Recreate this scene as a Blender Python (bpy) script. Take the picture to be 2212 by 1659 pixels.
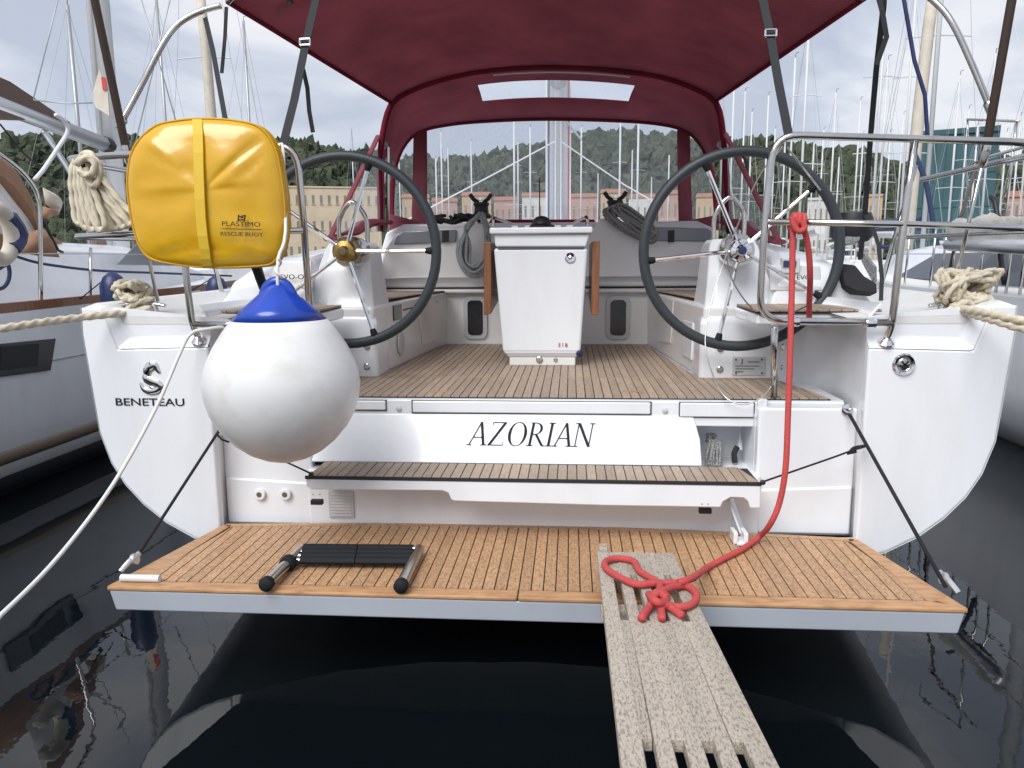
import bpy, bmesh, math, random
import numpy as np
from mathutils import Vector, Matrix, noise as mnoise

random.seed(7)
rng = np.random.default_rng(7)
for o in list(bpy.data.objects):
    bpy.data.objects.remove(o)
SC = bpy.context.scene
COL = SC.collection
V = Vector

# ------------------------------------------------------------------ camera
# World frame: x to starboard, y towards the bow, z up, water at z = 0.
FPX = 1661.0                                   # focal length in units of a 2212 px wide picture
YAW = math.radians(4.4); PIT = math.atan((829.5 - 565) / FPX); ROLL = 0.007
CAM = V((0.18, 0.0, 1.63))
FW = V((-math.sin(YAW) * math.cos(PIT), math.cos(YAW) * math.cos(PIT), -math.sin(PIT)))
_R = V((math.cos(YAW), math.sin(YAW), 0)); _U = _R.cross(FW)
CR = _R * math.cos(ROLL) - _U * math.sin(ROLL)
CU = _U * math.cos(ROLL) + _R * math.sin(ROLL)
cd = bpy.data.cameras.new('camera'); cam = bpy.data.objects.new('camera', cd); COL.objects.link(cam)
cd.sensor_fit = 'HORIZONTAL'; cd.sensor_width = 36.0; cd.lens = 36.0 * FPX / 2212
cd.clip_start = 0.05; cd.clip_end = 3000
m = Matrix.Identity(4)
for i in range(3):
    m[i][0] = CR[i]; m[i][1] = CU[i]; m[i][2] = -FW[i]; m[i][3] = CAM[i]
cam.matrix_world = m
SC.camera = cam

def ray(px, py): return FW + CR * ((px - 1106) / FPX) + CU * ((829.5 - py) / FPX)
def PY(px, py, Y): d = ray(px, py); return CAM + d * ((Y - CAM.y) / d.y)
def PZ(px, py, Z): d = ray(px, py); return CAM + d * ((Z - CAM.z) / d.z)
def PX(px, py, X): d = ray(px, py); return CAM + d * ((X - CAM.x) / d.x)
def PPL(px, py, p, n):
    d = ray(px, py); n = V(n); return CAM + d * ((V(p) - CAM).dot(n) / d.dot(n))

# ------------------------------------------------------------------ sky and sun
SUN_AZ = math.radians(205); SUN_EL = math.radians(48)     # azimuth clockwise from +y: behind the camera
w = bpy.data.worlds.new('World'); SC.world = w; w.use_nodes = True
nt = w.node_tree; N = nt.nodes; L = nt.links; N.clear()
out = N.new('ShaderNodeOutputWorld'); bg = N.new('ShaderNodeBackground'); L.new(bg.outputs[0], out.inputs[0])
bg.inputs[1].default_value = 0.10
sky = N.new('ShaderNodeTexSky'); sky.sky_type = 'NISHITA'; sky.sun_disc = False
sky.sun_elevation = SUN_EL; sky.sun_rotation = SUN_AZ; sky.air_density = 1.0; sky.dust_density = 2.0
tc = N.new('ShaderNodeTexCoord')
mp = N.new('ShaderNodeMapping'); mp.inputs['Scale'].default_value = (1.0, 1.0, 2.3); mp.inputs['Location'].default_value = (3.1, 0.4, 0.2)
L.new(tc.outputs['Generated'], mp.inputs[0])
n1 = N.new('ShaderNodeTexNoise'); n1.inputs['Scale'].default_value = 3.4; n1.inputs['Detail'].default_value = 7; n1.inputs['Roughness'].default_value = 0.52
n1.inputs['Distortion'].default_value = 0.5
L.new(mp.outputs[0], n1.inputs['Vector'])
r1 = N.new('ShaderNodeValToRGB'); L.new(n1.outputs[0], r1.inputs[0])
e = r1.color_ramp.elements
e[0].position = 0.40; e[0].color = (4.0, 4.4, 5.25, 1)
e[1].position = 0.61; e[1].color = (6.7, 6.75, 7.0, 1)
x = e.new(0.5); x.color = (5.0, 5.35, 6.1, 1)
n2 = N.new('ShaderNodeTexNoise'); n2.inputs['Scale'].default_value = 1.3; n2.inputs['Detail'].default_value = 4
L.new(mp.outputs[0], n2.inputs['Vector'])
r2 = N.new('ShaderNodeValToRGB'); L.new(n2.outputs[0], r2.inputs[0])
r2.color_ramp.elements[0].position = 0.3; r2.color_ramp.elements[0].color = (0.82,) * 3 + (1,)
r2.color_ramp.elements[1].position = 0.6; r2.color_ramp.elements[1].color = (0.97,) * 3 + (1,)
mx = N.new('ShaderNodeMixRGB'); L.new(r2.outputs[0], mx.inputs[0]); L.new(sky.outputs[0], mx.inputs[1]); L.new(r1.outputs[0], mx.inputs[2])
L.new(mx.outputs[0], bg.inputs[0])
sl = bpy.data.lights.new('sun', 'SUN'); sl.energy = 2.5; sl.angle = math.radians(40); sl.color = (1.0, 0.985, 0.965)
so = bpy.data.objects.new('sun', sl); COL.objects.link(so)
sd = V((math.sin(SUN_AZ) * math.cos(SUN_EL), math.cos(SUN_AZ) * math.cos(SUN_EL), math.sin(SUN_EL)))
so.rotation_euler = sd.to_track_quat('Z', 'Y').to_euler(); so.location = (0, -20, 30)
SC.view_settings.view_transform = 'Standard'; SC.view_settings.look = 'None'
SC.view_settings.exposure = 0.45; SC.view_settings.gamma = 1.0; SC.view_settings.use_curve_mapping = False
SC.cycles.use_denoising = True
SC.cycles.max_bounces = 10; SC.cycles.transparent_max_bounces = 16
SC.cycles.sample_clamp_indirect = 6

# ------------------------------------------------------------------ materials
MATS = {}
def mat(name, col, rough=0.5, metal=0.0, var=None, bump=None, spec=0.5, coat=0.0, rnd=0.0, stretch=(1, 1, 1), alpha=None, sub=0):
    """var=(scale, second colour, low, high) mixes by noise; bump=(scale, strength, distance); rnd: per-object value shift"""
    if name in MATS: return MATS[name]
    M = bpy.data.materials.new(name); M.use_nodes = True
    nt = M.node_tree; N = nt.nodes; L = nt.links
    b = N['Principled BSDF']
    b.inputs['Base Color'].default_value = (*col, 1); b.inputs['Roughness'].default_value = rough
    b.inputs['Metallic'].default_value = metal; b.inputs['Specular IOR Level'].default_value = spec
    if coat: b.inputs['Coat Weight'].default_value = coat; b.inputs['Coat Roughness'].default_value = 0.08
    g = N.new('ShaderNodeNewGeometry'); mp = N.new('ShaderNodeMapping'); mp.inputs['Scale'].default_value = stretch
    L.new(g.outputs['Position'], mp.inputs[0])
    last = None
    if var:
        n = N.new('ShaderNodeTexNoise'); n.inputs['Scale'].default_value = var[0]; n.inputs['Detail'].default_value = 5; n.inputs['Roughness'].default_value = .6
        L.new(mp.outputs[0], n.inputs['Vector'])
        r = N.new('ShaderNodeValToRGB'); L.new(n.outputs[0], r.inputs[0])
        r.color_ramp.elements[0].position = var[2]; r.color_ramp.elements[0].color = (*col, 1)
        r.color_ramp.elements[1].position = var[3]; r.color_ramp.elements[1].color = (*var[1], 1)
        last = r.outputs[0]
    if rnd:
        oi = N.new('ShaderNodeObjectInfo'); hs = N.new('ShaderNodeHueSaturation')
        mr = N.new('ShaderNodeMapRange'); mr.inputs[3].default_value = 1 - rnd; mr.inputs[4].default_value = 1 + rnd
        L.new(oi.outputs['Random'], mr.inputs[0]); L.new(mr.outputs[0], hs.inputs['Value'])
        if last: L.new(last, hs.inputs['Color'])
        else: hs.inputs['Color'].default_value = (*col, 1)
        last = hs.outputs[0]
    if last: L.new(last, b.inputs['Base Color'])
    if bump:
        n = N.new('ShaderNodeTexNoise'); n.inputs['Scale'].default_value = bump[0]; n.inputs['Detail'].default_value = 4
        L.new(mp.outputs[0], n.inputs['Vector'])
        bp = N.new('ShaderNodeBump'); bp.inputs['Strength'].default_value = bump[1]; bp.inputs['Distance'].default_value = bump[2]
        L.new(n.outputs[0], bp.inputs['Height']); L.new(bp.outputs[0], b.inputs['Normal'])
    MATS[name] = M
    return M

mat('gelcoat', (.79, .81, .84), .22, var=(2.4, (.715, .73, .75), .46, .82), coat=.3, stretch=(2.2, 2.2, .55), bump=(2.0, .05, .02))
mat('gelcoat_cream', (.78, .775, .765), .3, var=(3, (.71, .70, .67), .45, .75), coat=.15)
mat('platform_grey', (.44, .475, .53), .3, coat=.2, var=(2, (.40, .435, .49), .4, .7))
mat('nonskid', (.70, .70, .69), .6, bump=(400, .3, .002), var=(4, (.62, .62, .61), .4, .8))
mat('groove', (.10, .10, .105), .7)
mat('caulk', (.02, .02, .022), .6)
mat('teak_grey', (.40, .315, .24), .62, rnd=.14, var=(26, (.28, .21, .155), .38, .7), stretch=(6, .5, 3), bump=(90, .25, .002))
mat('teak_warm', (.52, .325, .18), .5, rnd=.10, var=(60, (.30, .155, .075), .40, .66), stretch=(2.2, 1, 2), bump=(160, .4, .0025))
mat('teak_edge', (.50, .285, .14), .45, var=(40, (.34, .17, .075), .42, .7), stretch=(.3, 1, 1), bump=(120, .3, .002))
mat('varnished', (.26, .105, .04), .35, var=(18, (.16, .055, .02), .4, .7), stretch=(5, 5, .4), coat=.3)
mat('steel', (.60, .59, .57), .17, metal=1.0, var=(7, (.46, .44, .41), .45, .75))
mat('chrome', (.78, .78, .80), .07, metal=1.0)
mat('alu', (.62, .63, .65), .38, metal=.85)
mat('alu_white', (.66, .67, .68), .4)
mat('brass', (.42, .29, .10), .35, metal=1.0, var=(60, (.25, .16, .05), .4, .7))
mat('rubber', (.012, .014, .017), .75, bump=(300, .3, .001), spec=.25)
mat('wheel_wrap', (.030, .038, .044), .5, bump=(350, .25, .001))
mat('black', (.012, .012, .014), .5)
mat('black_rope', (.014, .014, .017), .85, bump=(600, .8, .002))
mat('navy', (.012, .022, .09), .4, var=(5, (.03, .045, .13), .4, .7))
mat('strap', (.018, .020, .024), .8, bump=(700, .5, .001))
mat('strap_blue', (.03, .05, .11), .8, bump=(300, .5, .001))
mat('webbing', (.70, .46, .03), .6, bump=(900, .5, .001))
mat('yellow', (.62, .34, .004), .30, var=(2.5, (.68, .40, .010), .4, .7), bump=(9, .25, .012), coat=.5)
mat('yellow_trim', (.55, .30, .004), .45)
mat('fender_white', (.71, .71, .71), .36, var=(6, (.60, .575, .54), .50, .80), bump=(5, .15, .01))
mat('fender_blue', (.006, .055, .42), .3, var=(9, (.006, .04, .30), .4, .7), coat=.3)
mat('red_rope', (.60, .085, .08), .8, var=(220, (.42, .05, .055), .4, .65), bump=(420, .9, .003))
mat('cream_rope', (.66, .60, .47), .85, var=(25, (.50, .44, .33), .4, .7), bump=(260, .6, .003))
mat('white_rope', (.72, .72, .71), .8, bump=(500, .6, .002))
mat('grey_rope', (.23, .25, .26), .85, var=(160, (.42, .44, .44), .45, .6), bump=(300, .7, .002))
mat('sheet_rope', (.30, .30, .29), .85, var=(140, (.10, .10, .11), .45, .6), bump=(300, .7, .002))
mat('plank_weathered', (.49, .43, .36), .85, rnd=.07, var=(85, (.20, .17, .14), .46, .68), stretch=(2.6, .8, 1.5), bump=(150, .8, .005))
mat('window_dark', (.012, .013, .016), .12, coat=.4)
mat('smoked', (.20, .215, .235), .18, coat=.3)
mat('letter', (.022, .025, .034), .8, spec=.15)
mat('letter_red', (.45, .03, .05), .4)
mat('plate', (.55, .56, .57), .45)
mat('antifoul', (.012, .014, .02), .6)
mat('boot_stripe', (.26, .20, .15), .4)
mat('tan_canvas', (.34, .20, .125), .9, var=(14, (.28, .16, .10), .4, .7), bump=(500, .3, .001))
mat('brown_canvas', (.13, .095, .08), .9, bump=(400, .3, .001))
mat('grey_canvas', (.42, .41, .385), .9, var=(3, (.33, .32, .30), .4, .7), bump=(16, .5, .02))
mat('sail_cloth', (.62, .57, .48), .8, var=(6, (.52, .47, .39), .4, .7))
mat('seacock', (.12, .10, .06), .5)

def canvas(name, col, translucent):
    M = bpy.data.materials.new(name); M.use_nodes = True
    nt = M.node_tree; N = nt.nodes; L = nt.links; N.clear()
    o = N.new('ShaderNodeOutputMaterial'); d = N.new('ShaderNodeBsdfDiffuse'); t = N.new('ShaderNodeBsdfTranslucent')
    mix = N.new('ShaderNodeMixShader'); mix.inputs[0].default_value = translucent
    g = N.new('ShaderNodeNewGeometry'); n = N.new('ShaderNodeTexNoise'); n.inputs['Scale'].default_value = 3.5; n.inputs['Detail'].default_value = 6
    L.new(g.outputs['Position'], n.inputs['Vector'])
    r = N.new('ShaderNodeValToRGB'); L.new(n.outputs[0], r.inputs[0])
    r.color_ramp.elements[0].position = .3; r.color_ramp.elements[0].color = (*[c * .82 for c in col], 1)
    r.color_ramp.elements[1].position = .7; r.color_ramp.elements[1].color = (*[c * 1.12 for c in col], 1)
    n3 = N.new('ShaderNodeTexNoise'); n3.inputs['Scale'].default_value = 900
    L.new(g.outputs['Position'], n3.inputs['Vector'])
    n4 = N.new('ShaderNodeTexNoise'); n4.inputs['Scale'].default_value = 2.2; n4.inputs['Detail'].default_value = 3
    L.new(g.outputs['Position'], n4.inputs['Vector'])
    b1 = N.new('ShaderNodeBump'); b1.inputs['Strength'].default_value = .5; b1.inputs['Distance'].default_value = .03; L.new(n4.outputs[0], b1.inputs['Height'])
    b2 = N.new('ShaderNodeBump'); b2.inputs['Strength'].default_value = .3; b2.inputs['Distance'].default_value = .001; L.new(n3.outputs[0], b2.inputs['Height']); L.new(b1.outputs[0], b2.inputs['Normal'])
    for s in (d, t): L.new(r.outputs[0], s.inputs['Color']); L.new(b2.outputs[0], s.inputs['Normal'])
    L.new(d.outputs[0], mix.inputs[1]); L.new(t.outputs[0], mix.inputs[2]); L.new(mix.outputs[0], o.inputs[0])
    MATS[name] = M
canvas('burgundy', (.36, .125, .155), .42)
canvas('burgundy_dark', (.16, .02, .035), .12)

def vinyl(name, clear):
    """clear plastic pane: see-through, slightly milky, with rain streaks"""
    M = bpy.data.materials.new(name); M.use_nodes = True
    nt = M.node_tree; N = nt.nodes; L = nt.links; N.clear()
    o = N.new('ShaderNodeOutputMaterial'); t = N.new('ShaderNodeBsdfTransparent'); t.inputs[0].default_value = (.93, .95, .97, 1)
    d = N.new('ShaderNodeBsdfTranslucent'); d.inputs[0].default_value = (.80, .82, .86, 1)
    gl = N.new('ShaderNodeBsdfGlossy'); gl.inputs['Roughness'].default_value = .06
    g = N.new('ShaderNodeNewGeometry'); mp = N.new('ShaderNodeMapping'); mp.inputs['Scale'].default_value = (60, 60, 9)
    L.new(g.outputs['Position'], mp.inputs[0])
    n = N.new('ShaderNodeTexNoise'); n.inputs['Scale'].default_value = 1.0; n.inputs['Detail'].default_value = 5; n.inputs['Roughness'].default_value = .75
    L.new(mp.outputs[0], n.inputs['Vector'])
    mr = N.new('ShaderNodeMapRange'); mr.inputs[1].default_value = .42; mr.inputs[2].default_value = .72; mr.inputs[3].default_value = 1 - clear - .03; mr.inputs[4].default_value = 1 - clear + .12
    L.new(n.outputs[0], mr.inputs[0])
    m1 = N.new('ShaderNodeMixShader'); L.new(mr.outputs[0], m1.inputs[0]); L.new(t.outputs[0], m1.inputs[1]); L.new(d.outputs[0], m1.inputs[2])
    m2 = N.new('ShaderNodeMixShader'); m2.inputs[0].default_value = .04; L.new(m1.outputs[0], m2.inputs[1]); L.new(gl.outputs[0], m2.inputs[2])
    L.new(m2.outputs[0], o.inputs[0])
    MATS[name] = M
vinyl('clear_vinyl', .86)

# ------------------------------------------------------------------ mesh helpers
WL = {}
def link(o, parent=None, wloc=V((0, 0, 0))):
    COL.objects.link(o)
    if parent is not None:
        o.parent = parent; o.location = V(wloc) - WL[parent.name]
    else: o.location = wloc
    WL[o.name] = V(wloc)
    return o
def root(name, loc, label, cat, group=None):
    o = bpy.data.objects.new(name, None); o.empty_display_size = .1
    link(o, None, V(loc)); o['label'] = label; o['category'] = cat
    if group: o['group'] = group
    return o
def tag(o, label, cat, group=None):
    o['label'] = label; o['category'] = cat
    if group: o['group'] = group
    return o
def catmull(pts, k=6, closed=False):
    P = [V(p) for p in pts]; n = len(P)
    if n < 3: return P
    out = []
    for i in range(n if closed else n - 1):
        if closed: a, b, c, d = P[i - 1], P[i], P[(i + 1) % n], P[(i + 2) % n]
        else: a, b, c, d = P[max(i - 1, 0)], P[i], P[i + 1], P[min(i + 2, n - 1)]
        for j in range(k):
            t = j / k
            out.append(.5 * ((2 * b) + (c - a) * t + (2 * a - 5 * b + 4 * c - d) * t * t + (3 * b - a - 3 * c + d) * t ** 3))
    if not closed: out.append(P[-1])
    return out
def resample(P, step):
    P = [V(p) for p in P]; d = [0]
    for a, b in zip(P, P[1:]): d.append(d[-1] + (b - a).length)
    n = max(2, int(d[-1] / step) + 1); out = []; j = 0
    for i in range(n):
        s = d[-1] * i / (n - 1)
        while j < len(P) - 2 and d[j + 1] < s: j += 1
        t = (s - d[j]) / max(d[j + 1] - d[j], 1e-9); out.append(P[j].lerp(P[j + 1], min(max(t, 0), 1)))
    return out
class MB:
    def __init__(s): s.v = []; s.f = []
    def add(s, vs, fs):
        o = len(s.v); s.v += [V(p) for p in vs]; s.f += [tuple(i + o for i in f) for f in fs]; return s
    def box(s, x0, x1, y0, y1, z0, z1):
        return s.hexa([(x0, y0, z0), (x1, y0, z0), (x1, y1, z0), (x0, y1, z0)], [(x0, y0, z1), (x1, y0, z1), (x1, y1, z1), (x0, y1, z1)])
    def hexa(s, lo, hi):
        n = len(lo)
        return s.add(list(lo) + list(hi), [tuple(range(n))[::-1], tuple(range(n, 2 * n))] + [(i, (i + 1) % n, n + (i + 1) % n, n + i) for i in range(n)])
    def prism(s, pts, vec): return s.hexa([V(p) for p in pts], [V(p) + V(vec) for p in pts])
    def obox(s, c, ax, ay, az):
        c, ax, ay, az = V(c), V(ax), V(ay), V(az)
        return s.hexa([c - ax - ay - az, c + ax - ay - az, c + ax + ay - az, c - ax + ay - az], [c - ax - ay + az, c + ax - ay + az, c + ax + ay + az, c - ax + ay + az])
    def tube(s, pts, r, n=10, closed=False, k=0, cap=True, lobes=0, pitch=.06, flat=1.0):
        P = catmull(pts, k, closed) if k else [V(p) for p in pts]
        if lobes: P = resample(P, pitch / 6)
        m = len(P); T = []
        for i in range(m):
            a = P[i - 1] if (i or closed) else P[0]; b = P[(i + 1) % m] if (i < m - 1 or closed) else P[-1]
            t = (b - a); T.append(t.normalized() if t.length > 1e-9 else V((0, 0, 1)))
        up = V((0, 0, 1)) if abs(T[0].z) < .9 else V((1, 0, 0))
        u = T[0].cross(up).normalized(); o = len(s.v); run = 0
        for i in range(m):
            if i:
                u = (u - T[i] * u.dot(T[i]));
                u = u.normalized() if u.length > 1e-6 else T[i].orthogonal().normalized()
                run += (P[i] - P[i - 1]).length
            w2 = T[i].cross(u); rr = r[min(i * len(r) // m, len(r) - 1)] if isinstance(r, (list, tuple)) else r
            for j in range(n):
                a = 2 * math.pi * j / n; q = rr
                if lobes: q = rr * (.62 + .38 * abs(math.cos(lobes / 2 * (a + 2 * math.pi * run / pitch / lobes))))
                s.v.append(P[i] + u * (math.cos(a) * q) + w2 * (math.sin(a) * q * flat))
        for i in range(m if closed else m - 1):
            for j in range(n):
                i2 = (i + 1) % m
                s.f.append((o + i * n + j, o + i2 * n + j, o + i2 * n + (j + 1) % n, o + i * n + (j + 1) % n)[::-1])
        if cap and not closed:
            s.f.append(tuple(o + j for j in range(n))); s.f.append(tuple(o + (m - 1) * n + j for j in range(n))[::-1])
        return s
    def lathe(s, c, axis, prof, n=24, cap=True):
        c = V(c); ax = V(axis).normalized(); u = ax.orthogonal().normalized(); w2 = ax.cross(u); o = len(s.v); m = len(prof)
        for r, h in prof:
            for j in range(n):
                a = 2 * math.pi * j / n
                s.v.append(c + ax * h + u * (math.cos(a) * r) + w2 * (math.sin(a) * r))
        for i in range(m - 1):
            for j in range(n): s.f.append((o + i * n + j, o + i * n + (j + 1) % n, o + (i + 1) * n + (j + 1) % n, o + (i + 1) * n + j))
        if cap:
            s.f.append(tuple(o + j for j in range(n))[::-1]); s.f.append(tuple(o + (m - 1) * n + j for j in range(n)))
        return s
    def loft(s, secs, closed=True, caps=True):
        n = len(secs[0]); o = len(s.v)
        for q in secs: s.v += [V(p) for p in q]
        for i in range(len(secs) - 1):
            for j in range(n if closed else n - 1):
                k = (j + 1) % n; s.f.append((o + i * n + j, o + i * n + k, o + (i + 1) * n + k, o + (i + 1) * n + j))
        if caps and closed:
            s.f.append(tuple(o + j for j in range(n))[::-1]); e2 = o + (len(secs) - 1) * n; s.f.append(tuple(e2 + j for j in range(n)))
        return s
    def build(s, name, material, parent=None, smooth=40, bevel=0, segs=2, solid=0, kind=None, label=None, fix=True):
        lo = V([min(p[i] for p in s.v) for i in range(3)]); hi = V([max(p[i] for p in s.v) for i in range(3)])
        c = (lo + hi) / 2; c.z = lo.z if parent is None else c.z
        me = bpy.data.meshes.new(name); me.from_pydata([tuple(p - c) for p in s.v], [], s.f)
        bm = bmesh.new(); bm.from_mesh(me)
        if fix: bmesh.ops.recalc_face_normals(bm, faces=bm.faces)
        big = [f for f in bm.faces if len(f.verts) > 6]
        if big: bmesh.ops.triangulate(bm, faces=big)
        bm.to_mesh(me); bm.free()
        me.materials.append(MATS[material] if isinstance(material, str) else material)
        if smooth:
            for p in me.polygons: p.use_smooth = True
            me.set_sharp_from_angle(angle=math.radians(smooth))
        o = bpy.data.objects.new(name, me); link(o, parent, c)
        if solid:
            q = o.modifiers.new('s', 'SOLIDIFY'); q.thickness = solid; q.offset = 0
        if bevel:
            q = o.modifiers.new('b', 'BEVEL'); q.width = bevel; q.segments = segs; q.limit_method = 'ANGLE'; q.angle_limit = math.radians(35); q.harden_normals = True
        if kind: o['kind'] = kind
        if label: o['label'] = label
        return o
def clip_poly(poly, x0, x1, ax=0):
    def half(P, lim, sgn):
        o = []
        for i in range(len(P)):
            a, b = P[i - 1], P[i]; da = sgn * (a[ax] - lim); db = sgn * (b[ax] - lim)
            if (da > 0) != (db > 0):
                t = da / (da - db); o.append((a[0] + (b[0] - a[0]) * t, a[1] + (b[1] - a[1]) * t))
            if db > 0: o.append(b)
        return o
    return half(half(poly, x0, 1), x1, -1)
def area(P): return abs(sum(P[i - 1][0] * P[i][1] - P[i][0] * P[i - 1][1] for i in range(len(P)))) / 2
def planks(outline, z, pitch, gap, thick, parent, material, x_from, x_to, name='plank'):
    k = 0; x = x_from
    while x < x_to - 1e-6:
        P = clip_poly(outline, x + gap / 2, x + pitch - gap / 2)
        if len(P) > 2 and area(P) > 2e-4:
            dz = random.uniform(-.0006, .0006)
            MB().prism([(p[0], p[1], z) for p in P], (0, 0, thick + dz)).build(name, material, parent, smooth=0)
            k += 1
        x += pitch
    return k
def mir(p): return V((-p[0], p[1], p[2]))
_txt = []
def text_mesh(body, size, extrude=.0015, xs=1.0, shear=0.0):
    c = bpy.data.curves.new('t', 'FONT'); c.body = body; c.size = size; c.extrude = extrude; c.align_x = 'CENTER'; c.shear = shear; c.resolution_u = 3
    o = bpy.data.objects.new('t', c); COL.objects.link(o); bpy.context.view_layer.update()
    me = bpy.data.meshes.new_from_object(o.evaluated_get(bpy.context.evaluated_depsgraph_get()))
    vs = [V((v.co.x * xs, v.co.y, v.co.z)) for v in me.vertices]; fs = [tuple(p.vertices) for p in me.polygons]
    bpy.data.objects.remove(o); bpy.data.curves.remove(c); bpy.data.meshes.remove(me)
    return vs, fs
def put_text(body, size, origin, ex, ez, name, material, parent, xs=1.0, shear=0.0, extrude=.0015):
    """ex: reading direction, ez: up direction of the letters; the letters face ex x ez"""
    vs, fs = text_mesh(body, size, extrude, xs, shear); ex = V(ex).normalized(); ez = V(ez).normalized(); nn = ex.cross(ez)
    return MB().add([V(origin) + ex * v.x + ez * v.y + nn * v.z for v in vs], fs).build(name, material, parent, smooth=0, fix=False)
# ================================================================== SETTING
def struct(o): o['kind'] = 'structure'; return o
M = bpy.data.materials.new('water'); M.use_nodes = True
nt = M.node_tree; N = nt.nodes; L = nt.links; b = N['Principled BSDF']
b.inputs['Base Color'].default_value = (.0025, .0045, .006, 1); b.inputs['Roughness'].default_value = .004; b.inputs['IOR'].default_value = 1.333; b.inputs['Specular IOR Level'].default_value = .95
g = N.new('ShaderNodeNewGeometry'); mp = N.new('ShaderNodeMapping'); mp.inputs['Scale'].default_value = (1, .75, 1); L.new(g.outputs['Position'], mp.inputs[0])
n1 = N.new('ShaderNodeTexNoise'); n1.inputs['Scale'].default_value = 1.1; n1.inputs['Detail'].default_value = 2; L.new(mp.outputs[0], n1.inputs['Vector'])
n2 = N.new('ShaderNodeTexNoise'); n2.inputs['Scale'].default_value = 7; n2.inputs['Detail'].default_value = 3; L.new(mp.outputs[0], n2.inputs['Vector'])
b1 = N.new('ShaderNodeBump'); b1.inputs['Strength'].default_value = .30; b1.inputs['Distance'].default_value = .018; L.new(n1.outputs[0], b1.inputs['Height'])
b2 = N.new('ShaderNodeBump'); b2.inputs['Strength'].default_value = .28; b2.inputs['Distance'].default_value = .0022; L.new(n2.outputs[0], b2.inputs['Height']); L.new(b1.outputs[0], b2.inputs['Normal'])
L.new(b2.outputs[0], b.inputs['Normal'])
MATS['water'] = M
struct(MB().add([(-900, -300, 0), (900, -300, 0), (900, 900, 0), (-900, 900, 0)], [(0, 1, 2, 3)]).build('water', 'water', None, smooth=0))
mat('concrete', (.33, .32, .30), .9, var=(1.5, (.25, .24, .22), .4, .7), bump=(40, .5, .01))
struct(MB().box(-60, 60, -4.5, -.40, .22, .70).build('quay', 'concrete', None, bevel=.03))

# ---- wooded hill beyond the harbour
def az(px): d = ray(px, 565); return V((d.x, d.y, 0)).normalized()
ridge = [(-1500, 470), (-900, 430), (-400, 390), (0, 352), (120, 345), (300, 340), (480, 326), (620, 327), (690, 326), (770, 342), (850, 352), (960, 358), (1050, 353), (1115, 330), (1190, 322), (1240, 310), (1290, 303), (1350, 306), (1400, 311), (1475, 328), (1560, 333), (1640, 338), (1700, 347), (1780, 360), (1850, 374), (1960, 394), (2060, 398), (2160, 396), (2260, 402), (2600, 430), (3200, 460), (3800, 490)]
RX = [q[0] for q in ridge]; RYp = [q[1] for q in ridge]
R_FOOT, R_TOP = 265., 400.
def ridge_h(px): return (565 - float(np.interp(px, RX, RYp))) / FPX * R_TOP
def terr(px, t):
    """t 0 at the shore, 1 at the ridge, up to 1.6 behind it"""
    R = R_FOOT + (R_TOP - R_FOOT) * t; d = az(px); h = ridge_h(px) - 4.5
    z = 2.0 + (h - 2.0) * (math.sin(min(t, 1) * math.pi / 2) ** 1.2 if t <= 1 else 1 - (t - 1) * .9)
    z += 2.2 * mnoise.noise(V((d.x * R * .03, d.y * R * .03, .5))) * min(1, t * 2)
    return V((CAM.x + d.x * R, CAM.y + d.y * R, z))
mat('hill_soil', (.075, .085, .05), .95, var=(.15, (.12, .10, .07), .4, .7))
pxs = np.linspace(-1500, 3800, 150); ts = [0, .08, .2, .35, .5, .65, .8, .9, 1.0, 1.2, 1.5]
struct(MB().loft([[terr(px, t) for px in pxs] for t in ts], closed=False).build('hill', 'hill_soil', None, smooth=60))
# trees on it: one mass of crowns
def ico(sub):
    bm = bmesh.new(); bmesh.ops.create_icosphere(bm, subdivisions=sub, radius=1.0)
    v = np.array([x.co[:] for x in bm.verts]); f = np.array([[a.index for a in q.verts] for q in bm.faces]); bm.free(); return v, f
iv, iF = ico(2)
def forest(name, spots, material):
    VV, FF = [], []; off = 0
    for (p, s, hgt) in spots:
        nz = 1 + .38 * rng.standard_normal(len(iv)); nz = np.clip(nz, .55, 1.6)
        v = iv * nz[:, None] * np.array([s, s, s * hgt]) + np.array([p[0], p[1], p[2] + s * hgt * .7]); VV.append(v); FF.append(iF + off); off += len(v)
    me = bpy.data.meshes.new(name); me.from_pydata(np.concatenate(VV).tolist(), [], np.concatenate(FF).tolist())
    me.materials.append(MATS[material]); o = bpy.data.objects.new(name, me); link(o); o['kind'] = 'stuff'; return o
mat('pine', (.040, .060, .032), .95, var=(.09, (.075, .088, .052), .38, .62), bump=(1.6, 1.0, .8))
spots = []
for px in np.arange(-420, 2640, 9.0):
    for t in (.0, .1, .2, .3, .4, .5, .58, .66, .74, .8, .86, .92, .97, 1.0, 1.04):
        if random.random() < .18: continue
        p = terr(px + random.uniform(-6, 6), max(0, t + random.uniform(-.05, .04)))
        s = random.uniform(1.7, 3.4); spots.append((p, s, random.uniform(.8, 1.5)))
fo = forest('hillside_pine_wood', spots, 'pine'); fo['label'] = 'dense dark pine wood covering the hillside'; fo['category'] = 'wood'

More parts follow.
